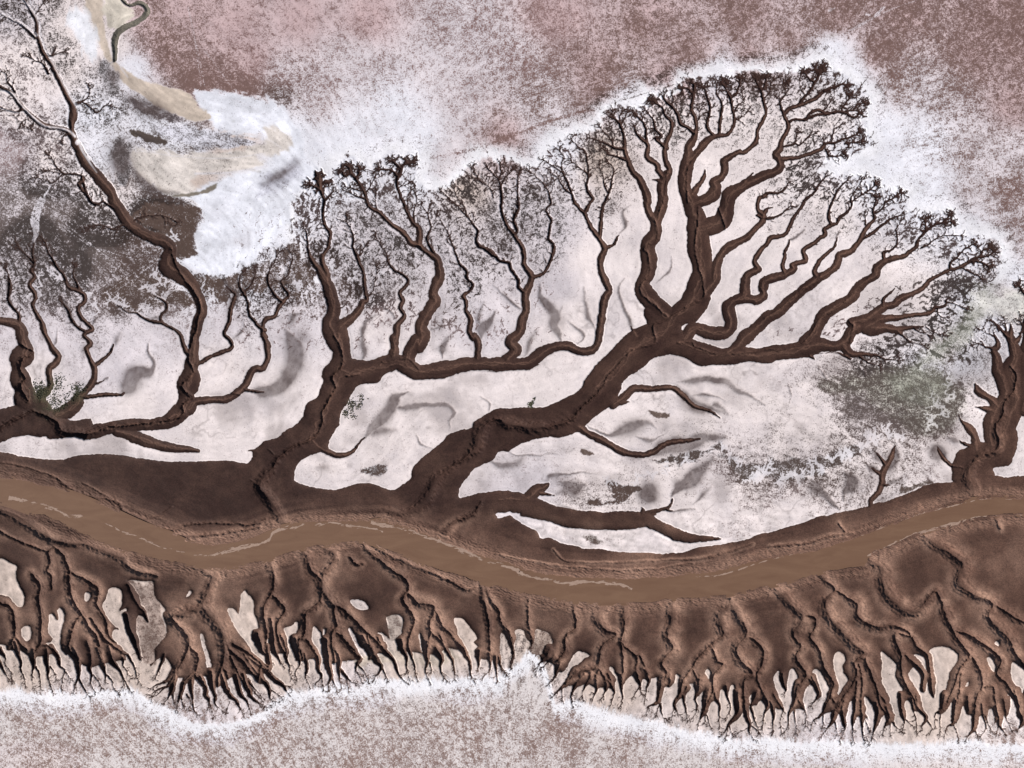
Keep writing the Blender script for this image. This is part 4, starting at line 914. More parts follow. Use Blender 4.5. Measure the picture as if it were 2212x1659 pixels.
# ---------------------------------------------------------------- colour survey: x, y (overview sheet), salt cover, bare soil, salt
SOILS = dict(p=(.225, .137, .13), b=(.178, .110, .098), d=(.082, .055, .048), g=(.125, .098, .092), m=(.26, .185, .185), n=(.25, .17, .15))
SALTS = dict(w=(.80, .80, .865), W=(.80, .715, .705), c=(.60, .49, .43), k=(.54, .40, .405), v=(.66, .605, .635), f=(.87, .86, .90))
SAMP = '''30,30,.62,d,v 150,60,.7,g,W 230,100,.8,g,W 330,60,.45,b,k 400,40,.6,b,k 500,60,.7,p,k 650,50,.75,p,k 800,40,.66,p,k 1000,50,.6,p,v 1200,40,.55,p,k 1400,40,.45,b,k 1600,30,.38,b,k 1800,30,.32,b,k 1950,30,.28,b,k 2150,30,.26,b,k
30,150,.75,m,W 130,160,.72,g,W 280,150,.9,m,w 370,130,.35,b,k 350,100,.2,b,k 450,160,.35,b,k 430,188,.04,b,k 520,195,.08,b,k 550,130,.6,p,k 620,170,.5,p,v 750,150,.68,p,v 950,150,.72,p,v 1100,120,.55,p,v 1300,150,.42,b,k 1500,120,.36,b,k 1700,100,.36,b,k 1900,120,.3,b,k 2100,130,.34,b,k 2190,100,.34,b,k
30,260,.75,m,W 200,250,.68,g,w 330,260,.6,g,w 610,205,.35,d,v 700,230,.72,p,v 850,250,.85,p,w 1000,220,.72,p,v 1150,220,.48,b,v 1300,200,.42,b,k 1450,170,.5,b,k 1600,130,.45,b,k 1700,125,.55,b,v 1790,125,.9,b,w 1850,170,.92,b,w 1950,200,.44,b,v 2050,220,.42,b,v 2180,230,.56,b,k 1550,150,.9,b,w
40,330,.45,m,v 20,300,.5,m,v 120,330,.65,m,W 230,330,.72,g,w 380,300,.55,g,w 500,320,.85,g,c 640,300,.9,g,w 760,310,.92,p,w 700,340,.95,p,w 900,310,.88,p,w 1000,330,.75,p,v 1080,300,.5,b,k 1200,270,.6,b,v 1350,215,.75,b,w 1200,310,.95,p,w 1920,290,.92,b,w 2000,300,.65,b,w 2100,320,.6,b,v 2190,330,.55,b,v
40,420,.35,g,v 150,420,.45,g,v 200,400,.55,g,W 250,420,.6,g,W 420,400,.92,g,c 560,400,.97,g,w 660,380,.97,m,w 730,400,.97,m,w 920,390,1,m,w 970,370,.85,b,v 720,360,.97,m,w
1300,330,.66,g,c 1450,400,.92,g,W 1600,450,.95,g,W 1450,600,1,m,W 1700,550,1,m,W 1800,450,.85,g,W 1700,300,.78,g,W 1600,250,.8,g,W 1800,650,1,m,W 1900,600,.9,g,W 2000,650,.75,g,W 1600,600,1,m,W 1550,330,.9,g,W 1780,250,.66,g,W 1450,260,.66,g,W
1850,350,1,m,w 1920,370,.95,m,w 2000,400,.85,m,w 2100,430,.62,b,v 2190,420,.32,b,v 2100,520,.95,m,w 2180,520,.55,b,v 2200,600,.9,m,w 2000,450,.97,m,w
60,500,.25,g,v 200,530,.2,g,v 300,580,.2,d,v 120,600,.35,g,v 60,620,.5,g,v 100,430,.4,g,v 350,450,.08,d,w 400,500,.12,d,w 380,470,.08,d,w 480,500,.95,m,w 560,480,.97,m,w 620,520,.95,m,w 440,610,.3,d,w 520,615,.35,d,w 620,600,.4,d,w 680,560,.5,d,v 250,640,.3,d,v 330,650,.4,d,v 300,500,.2,d,v
60,700,.75,m,v 150,720,.85,m,v 250,720,.8,g,v 330,720,.85,m,v 480,700,.85,m,v 480,800,.97,m,W 620,720,.9,m,v 650,630,.4,d,v 100,800,1,m,W 260,800,.92,m,v 300,870,1,m,W 600,850,1,m,W 450,880,.95,m,W 600,920,.97,m,W
780,620,.6,d,v 830,700,.92,m,W 950,550,.72,d,v 850,520,.64,g,v 760,480,.55,g,v 1000,620,.8,g,v 1050,720,.92,m,v 1200,620,.88,m,v 1200,500,.72,g,v 1100,450,.6,g,v 1250,700,1,m,W 1000,400,.62,g,c 1350,620,1,m,W 1280,560,.97,m,W 1000,850,1,m,W 900,900,.97,m,W 1100,900,1,m,W 1150,800,1,m,W 700,900,.97,m,W 750,1030,.93,m,W 850,980,.9,m,W
1500,850,1,m,W 1350,950,.97,m,W 1600,800,1,m,W 1300,1000,.95,m,W 1150,1050,.9,m,v 1350,1060,.72,d,W 1280,1080,.6,d,W 1450,1000,.8,d,W 1500,950,.85,d,W 1650,900,.86,d,W 1750,920,.92,d,W 1700,980,.8,d,W 1850,850,.3,g,W 1930,870,.14,g,W 1680,1020,.3,d,W 1780,1020,.5,d,W 1600,1010,.4,d,W 1550,1060,.92,m,W 1700,1110,.97,m,W 1900,1000,.62,d,W 1850,960,.55,d,W 2000,940,.5,d,W 2050,980,.95,m,W 1250,1160,.95,m,W 1400,1180,1,m,W 200,960,.97,m,W 450,970,.95,m,W 1600,880,.93,m,W
2100,650,.85,g,w 2050,760,.55,g,W 2150,680,.9,m,w 2190,650,.7,g,c 2100,850,.6,g,W 2080,780,.7,g,w 2020,800,.6,g,w 2170,900,.97,m,W
60,1270,.97,g,c 300,1300,.9,g,c 550,1320,.93,g,c 1000,1370,.93,g,c 1500,1400,.97,g,c 1850,1420,.98,g,c 2100,1420,.98,g,c 600,1430,.93,g,c 300,1440,.85,g,c 900,1430,.93,g,c 1300,1480,.93,g,c 2000,1560,.98,g,c 1600,1530,.96,g,c 1150,1340,.6,g,c 60,1440,.9,g,c
100,1630,.54,n,W 400,1620,.5,n,v 250,1580,.52,n,v 100,1570,.5,n,v 600,1600,.5,n,v 800,1560,.52,n,v 800,1640,.44,n,v 1000,1560,.45,n,v 1200,1600,.45,n,v 1350,1640,.52,n,v 1600,1640,.6,n,v 1800,1650,.65,n,v 2000,1655,.68,n,W 2180,1655,.62,n,W'''
sx, sy, scv, ssoil, ssalt = [], [], [], [], []
for tok in SAMP.split():
    a = tok.split(','); sx.append(float(a[0])*1.38875); sy.append(float(a[1])*1.38875); scv.append(float(a[2])); ssoil.append(SOILS[a[3]]); ssalt.append(SALTS[a[4]])
sx, sy = np.array(sx, np.float32), np.array(sy, np.float32)
STP = 8
cxs, cys = TX[::STP, ::STP], TY[::STP, ::STP]
cxw = cxs+(fbm(cxs, cys, 150, 41, 4)-.5)*70; cyw = cys+(fbm(cxs, cys, 150, 47, 4)-.5)*70
d2 = (cxw[..., None]-sx)**2+(cyw[..., None]-sy)**2
wt = 1/(d2+30**2)**1.7; wt /= wt.sum(-1, keepdims=True)
def up(f):
    """bilinear refinement of a coarse field"""
    jj = np.clip(np.arange(NY)/STP, 0, f.shape[0]-1.001); ii = np.clip(np.arange(NX)/STP, 0, f.shape[1]-1.001)
    j0 = jj.astype(int); i0 = ii.astype(int); fj = (jj-j0).astype(np.float32); fi = (ii-i0).astype(np.float32)
    if f.ndim == 3: fj = fj[:, None, None]; fi = fi[None, :, None]
    else: fj = fj[:, None]; fi = fi[None, :]
    a = f[j0][:, i0]; b = f[j0][:, i0+1]; c = f[j0+1][:, i0]; d = f[j0+1][:, i0+1]
    return (a*(1-fi)+b*fi)*(1-fj)+(c*(1-fi)+d*fi)*fj
cov = up(wt@np.array(scv, np.float32)); soil = up(wt@np.array(ssoil, np.float32)); salt = up(wt@np.array(ssalt, np.float32))
# ---------------------------------------------------------------- grain direction and streaks
def box(f, r):
    f = np.pad(f, r+1, mode='edge').cumsum(0); f = (f[2*r+1:]-f[:-2*r-1]); f = f.cumsum(1); f = f[:, 2*r+1:]-f[:, :-2*r-1]
    return f[:, :]/(2*r+1)**2
def blur(f, r):
    s = f.shape
    for _ in range(3): f = box(f, r)[:s[0], :s[1]]; f = f[:s[0], :s[1]]
    return f
for x, y, a, wgt in ((200,520,38,40),(100,420,40,20),(300,620,25,40),(60,560,60,20),(450,620,35,20),(650,270,52,60),(750,300,60,40),(500,300,-8,40),(400,300,20,40),(330,280,35,30),(1500,140,-17,40),(1300,210,-22,40),(1100,300,-22,30),(1000,120,-35,10),(2050,300,-10,25),(2150,400,-12,25),(1350,1070,12,40),(1900,950,20,20),(1800,880,25,20),(2080,760,35,25),(100,1630,28,40),(400,1620,28,40),(1800,1640,8,40),(2100,1640,5,40),(900,1600,40,6),(250,120,70,20),(260,350,85,40),(650,180,60,10)):
    ci = int((y*1.38875-Y0)/CELL/4); cj = int((x*1.38875-X0)/CELL/4); a = math.radians(a)*2
    t11[max(ci-12, 0):ci+13, max(cj-12, 0):cj+13] += math.cos(a)*wgt/60; t12[max(ci-12, 0):ci+13, max(cj-12, 0):cj+13] += math.sin(a)*wgt/60
b1 = blur(t11, 4)+.2*blur(t11, 16)+.05*blur(t11, 40); b2 = blur(t12, 4)+.2*blur(t12, 16)+.05*blur(t12, 40)
ang = .5*np.arctan2(b2, b1)
def up4(f):
    jj = np.clip(np.arange(NY)//4, 0, f.shape[0]-1); ii = np.clip(np.arange(NX)//4, 0, f.shape[1]-1)
    return f[jj][:, ii]
ca, sa = up4(np.cos(ang)).astype(np.float32), up4(np.sin(ang)).astype(np.float32)
td = up4(np.clip(blur(dens, 2)/2.2, 0, 1.0)+0*dens)
td = np.clip(td, 0, 1)
src = RNG.random((NY, NX)).astype(np.float32); src2 = vn(TX, TY, 7.5, 55)
jj0, ii0 = np.meshgrid(np.arange(NY), np.arange(NX), indexing='ij')
acc = src.copy(); acc2 = src2.copy(); cnt = 1
for sgn in (1, -1):
    px = ii0.astype(np.float32); py = jj0.astype(np.float32); vx, vy = ca*sgn, sa*sgn
    for k in range(7):
        ox, oy = vx, vy; px = px+ox; py = py+oy
        a = np.clip(px+.5, 0, NX-1).astype(np.int32); b = np.clip(py+.5, 0, NY-1).astype(np.int32)
        acc += src[b, a]; acc2 += src2[b, a]; cnt += .5
        nx, ny = ca[b, a], sa[b, a]; f = np.sign(nx*ox+ny*oy); f[f == 0] = 1; vx, vy = nx*f, ny*f
def norm(f): f = f-f.mean(); return np.clip(f/(f.std()*2.2)*.5+.5, 0, 1)
lic = norm(acc); lic2 = norm(acc2)
meso = norm(fbm(TX, TY, 60, 61, 5)); fine = norm(fbm(TX, TY, 15, 63, 3))
open_ = sst(0, 40, phi)
strk = np.clip(.35+.65*td, 0, 1)
def ell(x, y, rx, ry): return np.exp(-(((TX/1.38875-x)/rx)**2+((TY/1.38875-y)/ry)**2)**1.5)
leftw = np.clip(ell(200, 520, 300, 130)+ell(1900, 900, 260, 200)+ell(1500, 1040, 250, 80), 0, 1)
streakw = np.clip(ell(200, 520, 320, 150)+ell(720, 290, 170, 110)+ell(400, 290, 200, 90)+ell(1400, 190, 300, 60)+ell(400, 1630, 600, 80), 0, 1)
amp = 4*cov*(1-cov)
cov = np.where(TY < 430, cov-.06*sst(430, 250, TY)*ell(1000, 180, 420, 200), cov)
cov = cov+(lic2-.5)*(.10+.30*td+.12*leftw)*(.35+amp)+(meso-.5)*.20*(.25+amp)+(fine-.5)*.12*amp+(lic-.5)*(.12+.2*streakw)*(.2+amp)
# fringed dark mottling between the rootlets
cov = cov-td*(.34*sst(.45, .75, lic2)+.06)*(TY < 1300)
soil = soil*(1-.55*td[..., None]*(TY < 1300)[..., None])
CROWN = np.array([(640,500),(665,400),(680,375),(720,385),(735,350),(770,345),(800,365),(820,340),(880,330),(900,350),(895,390),(950,415),(1000,365),(1060,342),(1130,365),(1170,355),(1190,325),(1235,290),(1290,280),(1310,240),(1390,235),(1400,208),(1460,205),(1475,178),(1520,172),(1600,160),(1700,152),(1760,138),(1790,145),(1845,185),(1872,215),(1866,262),(1872,315),(1800,345),(1760,372),(1850,380),(1895,398),(1950,420),(1960,460),(2050,458),(2060,500),(2150,525),(2155,570),(2100,620),(1900,700),(1500,800),(800,700)], np.float32)*1.38875
REACH = 110.0
csd = poly_sd(smooth(CROWN, 3, True)); REACH = 40.0
cj = csd+(meso-.5)*26+(lic2-.5)*16
hal = sst(-4, 8, cj)*sst(62, 4, cj)*(TY < 850); CIN = sst(8, -8, cj)*sst(-105, -45, csd)
cov = cov*(1-hal)+np.maximum(cov, .97+(fine-.5)*.1)*hal
salt = salt*(1-hal[..., None])+np.array(SALTS['f'])*hal[..., None]
cov = cov-.10*CIN*sst(.3, .7, lic2)
# white efflorescence beside the channels and along the southern fringe
cov = cov+.22*np.exp(-(phi-3.5)**2/8)*(TY < 1900)
FR = np.array([(-100,1495),(0,1495),(150,1500),(290,1485),(330,1520),(420,1560),(480,1562),(560,1540),(620,1500),(700,1490),(800,1475),(900,1470),(1000,1468),(1080,1460),(1130,1420),(1150,1408),(1180,1445),(1200,1515),(1280,1525),(1350,1545),(1420,1562),(1500,1582),(1600,1597),(1750,1603),(1900,1603),(2050,1607),(2212,1612),(2300,1612)])*1.38875
fr = np.interp(TX[0], FR[:, 0], FR[:, 1])[None, :]+(meso-.5)*26+(lic-.5)*20
below = TY-fr
cov = np.where(below > 0, np.maximum(cov, 1.02-below/66), cov)
wf = sst(-14, 6, below)[..., None]*sst(90, 20, below)[..., None]
salt = salt*(1-wf)+np.array(SALTS['f'])*wf
salt = salt*(1-sst(0, 12, below)[..., None])+sst(0, 12, below)[..., None]*np.maximum(salt, np.array((.72, .665, .66)))
# tan tongues and silty washes laid down by old floods
def rgb(*a): return np.array(a, np.float32)
def wash(ln, edge, colr, c, soilc=None, warp=14):
    global cov, salt, soil
    s_ = poly_sd(smooth(parse(ln), 3, True))+(fbm(TX, TY, 26, 97, 4)-.5)*warp*1.6+(lic2-.5)*min(edge*2.2, 16)
    m = sst(edge, -edge, s_)
    cov = cov*(1-m)+(c+(lic2-.5)*.3*(1-abs(2*c-1))+(fine-.5)*.16+(meso-.5)*.12)*m
    v_ = .10 if colr[2] > .74 else .26
    salt = salt*(1-m[..., None])+(colr*(1+(lic2-.5)*v_+(meso-.5)*.22+(fine-.5)*.08)[..., None])*m[..., None]
    if soilc is not None: soil = soil*(1-m[..., None])+soilc*m[..., None]
DRK = rgb(.09, .06, .05); TAN = rgb(.58, .49, .415)
wash('A1 1590,780 1750,755 1950,755 2100,795 2212,830 B1 130,810 230,860 330,980 410,1090 440,1200 460,1320 540,1420 440,1550 360,1700 B2 300,620 100,860 0,960 A2 1980,600 1850,640 1620,600 1500,480 1620,400 1620,280 1700,120 1600,30 A1 1600,1659 1500,1640 1640,1570 1900,1450 2212,1380 2212,1150 1800,1080', 10, rgb(.77,.78,.85), .98)
wash('A1 1100,1240 1500,1270 1900,1250 2212,1180 B1 130,1060 300,1120 350,1220 200,1290 60,1300 A1 2212,1380 1900,1420 1650,1440 1590,1520 1620,1575 1500,1620 1350,1600 1180,1480 1090,1370', 9, rgb(.70,.64,.60), .88)
wash('A1 1130,640 1300,700 1480,735 1590,795 1680,895 1745,940 1725,990 1620,1005 1480,960 1300,880 1150,770 1040,700 950,560 930,500 1000,540', 3, TAN, 1.0, warp=5)
wash('A1 690,-60 850,-60 855,170 880,300 930,480 1040,640 1020,700 930,560 850,440 800,280 740,120', 4, TAN, .97, warp=6)
wash('A1 1040,780 1100,800 1200,870 1350,930 1500,985 1450,1010 1300,970 1180,920 1080,860', 5, rgb(.55,.5,.53), .3, rgb(.10,.08,.085), 22)
wash('A1 830,500 900,520 980,600 1000,700 960,820 900,760 860,640', 7, rgb(.6,.57,.6), .45, rgb(.075,.065,.065), 22)
wash('A1 930,1150 1060,1180 1080,1300 1080,1480 1000,1520 950,1400 920,1280', 8, rgb(.6,.57,.6), .42, rgb(.075,.065,.065), 22)
wash('A1 1300,1040 1600,1060 1900,1120 2100,1180 1900,1230 1600,1220 1350,1120', 9, rgb(.7,.69,.76), .6, rgb(.11,.09,.09), 26)
wash('B1 100,1500 250,1400 400,1350 430,1450 250,1560 60,1640', 16, rgb(.58,.58,.66), .8, rgb(.2,.18,.2), 26)
wash('A1 600,60 700,80 760,200 800,330 800,450 760,520 650,350 560,150', 10, rgb(.80,.80,.85), .95)
wash('A1 850,-40 980,-20 1080,60 1130,120 1060,190 950,230 900,200 870,80', 6, rgb(.66,.60,.52), .96)
wash('A1 1650,1585 1750,1540 1805,1520 1790,1560 1700,1600 1600,1625 1450,1640 1450,1620', 2.5, rgb(.22,.19,.155), 1.0, warp=4)
wash('A1 1090,1100 1200,1105 1370,1160 1370,1190 1250,1175 1150,1150', 3, rgb(.16,.13,.12), .12, rgb(.075,.058,.048))
wash('A2 1190,20 1400,40 1620,60 1640,150 1590,300 1620,430 1480,470 1350,300 1200,220 1110,150', 5, rgb(.6,.56,.58), .1, DRK, 20)
wash('A2 1600,610 1850,650 1980,590 2212,500 2280,700 2100,760 1990,640 1900,820 1780,830 1640,740', 6, rgb(.7,.66,.7), .22, DRK, 24)
wash('B2 0,960 200,880 380,760 440,900 560,1150 560,1280 400,1220 300,1100 240,1180 100,1080 0,1050', 6, rgb(.7,.66,.7), .34, DRK, 24)
wash('A2 850,760 1100,640 1300,640 1450,680 1580,800 1600,880 1400,860 1250,900 1000,900', 8, rgb(.7,.64,.66), .2, DRK, 26)
wash('C3 880,810 1000,830 1140,850 1160,880 1100,910 1000,1000 860,1015 740,1000 940,960', 4, rgb(.7,.66,.68), .12, DRK, 16)
wash('C3 1340,640 1600,570 1780,540 1860,500 1960,640 2212,700 D3 100,740 400,800 600,720 800,660 940,700 700,790 400,930 180,930 0,900 C3 2000,800 1900,700 1780,560 1600,640 1400,660', 8, rgb(.72,.68,.7), .26, rgb(.085,.062,.054), 30)
wash('D3 520,150 780,60 900,80 1150,20 1500,60 1650,150 1700,330 1640,480 1500,560 1300,540 1150,420 1000,330 850,240 650,190', 24, rgb(.62,.59,.53), .3, rgb(.10,.080,.070), 30)
wash('D3 1100,80 1400,20 1560,100 1560,280 1350,330 1150,240', 26, rgb(.42,.42,.36), .45, rgb(.125,.115,.095), 24)
wash('D2 1500,1450 1750,1200 1850,1000 1950,1050 1850,1300 1650,1500 1400,1659 1300,1659', 30, rgb(.56,.56,.50), .6, rgb(.17,.17,.14), 24)
wash('D2 1680,900 1900,1050 2212,1050 2212,1250 2000,1220 1800,1150', 18, rgb(.74,.73,.68), .8)
wash('A4 1065,125 1110,110 1200,120 1275,130 1280,230 1370,350 1350,400 1385,540 1340,620 1280,690 1280,790 1180,790 1150,600 1130,400 1230,450', 3, rgb(.40,.31,.27), .62, rgb(.14,.09,.075), 18)
wash('C4 285,525 340,530 400,550 430,600 440,650 380,690 360,730 280,720 250,660 280,600', 2, rgb(.42,.33,.28), .55, rgb(.15,.1,.085), 10)
wash('B4 1130,710 1200,675 1250,690 1275,740 1265,800 1240,880 1150,880', 2, rgb(.42,.35,.31), .7, rgb(.15,.1,.085), 10)
wash('B3 930,1130 1040,1090 1130,1100 1140,1150 1050,1170 950,1160', 4, rgb(.7,.68,.7), .3, DRK, 12)
wash('C3 1230,215 1300,240 1400,260 1350,285 1260,265', 2, rgb(.2,.15,.13), .3, rgb(.12,.085,.07), 12)
wash('C3 680,555 760,570 780,590 700,595', 2, rgb(.2,.15,.13), .3, rgb(.12,.085,.07), 8)
wash('C3 690,1270 800,1265 860,1320 780,1325', 4, rgb(.5,.45,.43), .35, rgb(.1,.07,.06), 16)
wash('D3 1180,1010 1300,970 1450,960 1300,1020 1190,1070', 3, rgb(.5,.45,.43), .25, rgb(.1,.07,.06), 12)
wash('B4 1900,1050 1890,990 1700,1060 1560,1100 1000,1080 900,1080 900,1000 1900,1000', 8, rgb(.55,.46,.39), .85, rgb(.2,.15,.13), 24)
# white crusts, wheel tracks and wind rows
tmp = np.zeros((NY, NX), np.float32)
for ln in WHITE.strip().splitlines():
    ps = smooth(parse(ln), 4)
    if ps[0, 2] < 4: ps[:, 2] = np.maximum(ps[:, 2], 2.6)
    for i in range(len(ps)-1):
        a, b = ps[i], ps[i+1]; r = max(a[2], b[2])/2+6
        w_ = win(min(a[0], b[0])-r, max(a[0], b[0])+r, min(a[1], b[1])-r, max(a[1], b[1])+r)
        if w_ is None: continue
        d, t = seg(TX[w_], TY[w_], a, b); hw = (a[2]*(1-t)+b[2]*t)/2
        tmp[w_] = np.maximum(tmp[w_], sst(1.6, -1.6, d-hw)*(.75 if ps[0, 2] < 4 else .95))
crust = tmp*np.clip(.62+.6*(lic-.3), .25, .95)
cov = np.maximum(cov, crust); salt = salt*(1-.6*tmp[..., None])+rgb(.70, .68, .73)*.6*tmp[..., None]
def fern(arr, x, y, ang, L, wd, lvl, kids=3, val=1.0, spread=.8):
    n = max(2, int(L/4)); pts = [(x, y)]
    for i in range(n): ang += random.gauss(0, .3); x += math.cos(ang)*L/n; y += math.sin(ang)*L/n; pts.append((x, y))
    for i in range(n):
        a, b = pts[i], pts[i+1]; w2 = wd*(1-.5*i/n)/2; w_ = win(min(a[0], b[0])-w2-4, max(a[0], b[0])+w2+4, min(a[1], b[1])-w2-4, max(a[1], b[1])+w2+4)
        if w_ is None: continue
        d, _ = seg(TX[w_], TY[w_], a, b); arr[w_] = np.maximum(arr[w_], val*sst(w2+1.6, w2-1.0, d))
    if lvl:
        for k in range(kids):
            q = pts[random.randint(1, n)]; fern(arr, q[0], q[1], ang+random.choice((-1, 1))*random.uniform(.4, 1.1)*spread, L*random.uniform(.45, .75), max(2.2, wd*.7), lvl-1, kids, val, spread)
frost = np.zeros((NY, NX), np.float32)
FROST = (('D3', ((0,960),(60,900),(150,960),(250,930),(340,950),(450,900),(560,870),(620,800),(690,770),(780,760),(850,700),(920,640),(1000,660),(1100,600),(1200,600)), -1.57, 26, 14),
         ('C3', ((880,830),(1140,830),(1260,800),(1390,740),(1500,680),(1850,560),(1900,640),(1980,690),(2060,810),(2110,830),(2180,810)), -1.3, 20, 10),
         ('D3', ((1560,330),(1580,400),(1640,240),(1620,150),(1700,50),(1500,500)), 3.3, 30, 9),
         ('A2', ((1330,680),(1350,720),(1290,770),(1060,880),(960,860),(500,650),(1480,330),(760,800),(820,930),(1560,540),(1620,590),(350,700),(1450,380),(300,800),(1250,880)), -2.6, 30, 12),
         ('A2', ((1560,760),(1480,700),(1400,900),(1700,820),(1800,840)), -2.4, 30, 10), ('B2', ((400,1150),(450,1230),(300,1060),(550,1180),(700,1000),(760,1060),(840,1100),(1060,1050),(1300,1150)), -1.8, 26, 9))
for t_, pts_, a_, L_, w0 in FROST:
    o = SHEET[t_]
    for q in pts_:
        for rep in range(2): fern(frost, o[0]+(q[0]+random.gauss(0, 12))/K, o[1]+(q[1]+random.gauss(0, 12))/K, a_+random.gauss(0, .35), L_*random.uniform(.7, 1.3), w0*random.uniform(.5, .9)*.6, 2)
cov = np.maximum(cov, frost*.98); salt = salt*(1-.5*frost[..., None])+rgb(.74, .71, .75)*.5*frost[..., None]
squig = np.zeros((NY, NX), np.float32)
cand = np.argwhere((CIN > .3) & (phi > 4) & (TY < 1000)); random.shuffle(cl := cand[RNG.integers(0, len(cand), 1150)].tolist())
for j, i in cl:
    if td[j, i]+CIN[j, i]*.35 < random.random()*.9: continue
    fern(squig, float(TX[j, i]), float(TY[j, i]), math.atan2(sa[j, i], ca[j, i])+random.choice((0, math.pi))+random.gauss(0, .5), random.uniform(8, 17), 2.9, 1, 2, random.uniform(.6, 1.0), .8)
cand = np.argwhere((phi > 5) & (TY > 640) & (TY < 1050) & (TX > 700) & (TX < 1650)); cl = cand[RNG.integers(0, len(cand), 420)].tolist()
for j, i in cl: fern(squig, float(TX[j, i]), float(TY[j, i]), random.uniform(-2.6, -.6), random.uniform(6, 14), 2.3, 1, 2, random.uniform(.35, .8), .9)
o = SHEET['D2']
for _ in range(150):
    qx, qy = random.uniform(980, 1750), random.uniform(780, 1640)
    if qy < 1500-(qx-900)*.75 or phi[int((o[1]+qy/K-Y0)/CELL), int((o[0]+qx/K-X0)/CELL)] < 3: continue
    fern(squig, o[0]+qx/K, o[1]+qy/K, .25+random.gauss(0, .25), random.uniform(10, 26), random.uniform(4, 8), 1, 2, random.uniform(.6, 1.0), .7)
cov = cov-.85*squig; soil = soil*(1-.35*squig[..., None])
# brown track near the upper shore
def line(ln, wd):
    out = np.zeros((NY, NX), np.float32); ps = smooth(parse(ln), 4)
    for i in range(len(ps)-1):
        a, b = ps[i], ps[i+1]; r = wd*2+4
        w_ = win(min(a[0], b[0])-r, max(a[0], b[0])+r, min(a[1], b[1])-r, max(a[1], b[1])+r)
        if w_ is None: continue
        d, _ = seg(TX[w_], TY[w_], a, b); out[w_] = np.maximum(out[w_], np.exp(-(d/wd)**2))
    return out
tr = line('B1 1500,1310 1900,1230 2212,1090 C1 0,900 300,770 650,660 850,620', 5)
cov = cov-.28*tr; soil = soil*(1-tr[..., None]*.3)+rgb(.27, .165, .155)*tr[..., None]*.3
cov = cov-.45*line('C1 900,590 1200,500 1600,380 1900,320', 3)*(.4+fine)
# damp hollows in the salt
damp = np.zeros((NY, NX), np.float32)
DX = (fbm(TX, TY, 50, 121, 2)-.5)*14; DY = (fbm(TX, TY, 50, 127, 2)-.5)*14
for ln in SOFT.strip().splitlines():
    sg = 2.4 if ln[0] == '+' else 1.35; ps = smooth(parse(ln.lstrip('+')), 4)
    for i in range(len(ps)-1):
        a, b = ps[i], ps[i+1]; r = max(a[2], b[2])*2+22
        w_ = win(min(a[0], b[0])-r, max(a[0], b[0])+r, min(a[1], b[1])-r, max(a[1], b[1])+r)
        if w_ is None: continue
        tp = min(1, (i+1)/5, (len(ps)-1-i)/7)
        d, t = seg(GX[w_]+DX[w_], GY[w_]+DY[w_], a, b); hw = np.maximum((a[2]*(1-t)+b[2]*t)*.78, 3.2)*(.5+.5*tp)
        damp[w_] = np.maximum(damp[w_], sg*(.25+.75*tp)*(.55*np.exp(-(d/hw)**2*1.6)+.45*np.exp(-d/hw*1.1))*np.clip(1.6-d/hw/2, 0, 1))
damp = np.clip(damp*1.15, 0, 1)*np.clip(.86+.22*(fine-.5)+.25*(meso-.5), .4, 1)
H = H-damp*1.4*(phi > 0)
h2 = norm(fbm(TX, TY, 120, 117, 4)); vein = np.clip(1-np.abs(fbm(TX, TY, 95, 171, 4)-.5)*34, 0, 1)*sst(.35, .75, norm(fbm(TX, TY, 130, 173, 2)))
vein2 = np.clip(1-np.abs(fbm(TX, TY, 48, 175, 4)-.5)*20, 0, 1)*sst(.5, .8, norm(fbm(TX, TY, 110, 177, 2)))
mid = sst(780, 960, TY)*sst(1700, 1600, TY)*(phi > 0)
damp = np.maximum(damp, (.38*vein+.26*vein2)*mid)
damp = np.maximum(damp, .42*sst(.5, .95, h2)*sst(780, 960, TY)*sst(1700, 1600, TY)*(phi > 0))
damp = np.maximum(damp, .5*np.exp(-np.clip(phi, 0, 40)/4)*sst(1850, 1650, TX)*sst(1180, 1100, TY)*sst(640, 760, TY)*.7)
# mud colour: dark wet silt in the creeks, painted shade in narrow channels, paler banks by the river and in the south
big = norm(fbm(TX, TY, 150, 131, 4))
ml = .06+.44*sst(60, 8, dw)*(dw > -10)+.30*south+(meso-.5)*.26+(big-.5)*.20*(.3+south)+(lic2-.5)*.10+.10*sst(6, 30, carve)*south
ml = ml+.25*flank*south-.30*np.exp(-inm/5)*(shw < 7)  # narrow channels coloured darker from their edges, in place of shade
ml = ml+.18*sst(2300/1.0, 3000, TX)*sst(1100, 1300, TY)
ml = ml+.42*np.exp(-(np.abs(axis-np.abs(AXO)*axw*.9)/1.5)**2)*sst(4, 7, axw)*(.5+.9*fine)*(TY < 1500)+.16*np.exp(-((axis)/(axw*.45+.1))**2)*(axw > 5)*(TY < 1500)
shn0 = norm(fbm(TX, TY, 50, 163, 4))
strat = norm(fbm(dw*.55, TX*.02+fbm(TX, TY, 60, 151, 2)*.6, 6, 152, 3))
ml = ml+.26*(strat-.5)*sst(120, 60, dw)*(dw > 0)
ml = ml+south*(.20*np.exp(-((gn-.66)/.35)**2)*np.clip(.2+1.6*shn0, 0, 1.3)-.26*np.exp(-(gn/.36)**2)-.22*np.exp(-inm/7)*(gn > .3)-.05)  # gully floors and mud edges darker, gully shoulders paler
ml = np.clip(ml, 0, 1)
mud = rgb(.036, .0185, .0155)*(1-ml[..., None])+rgb(.162, .093, .070)*ml[..., None]
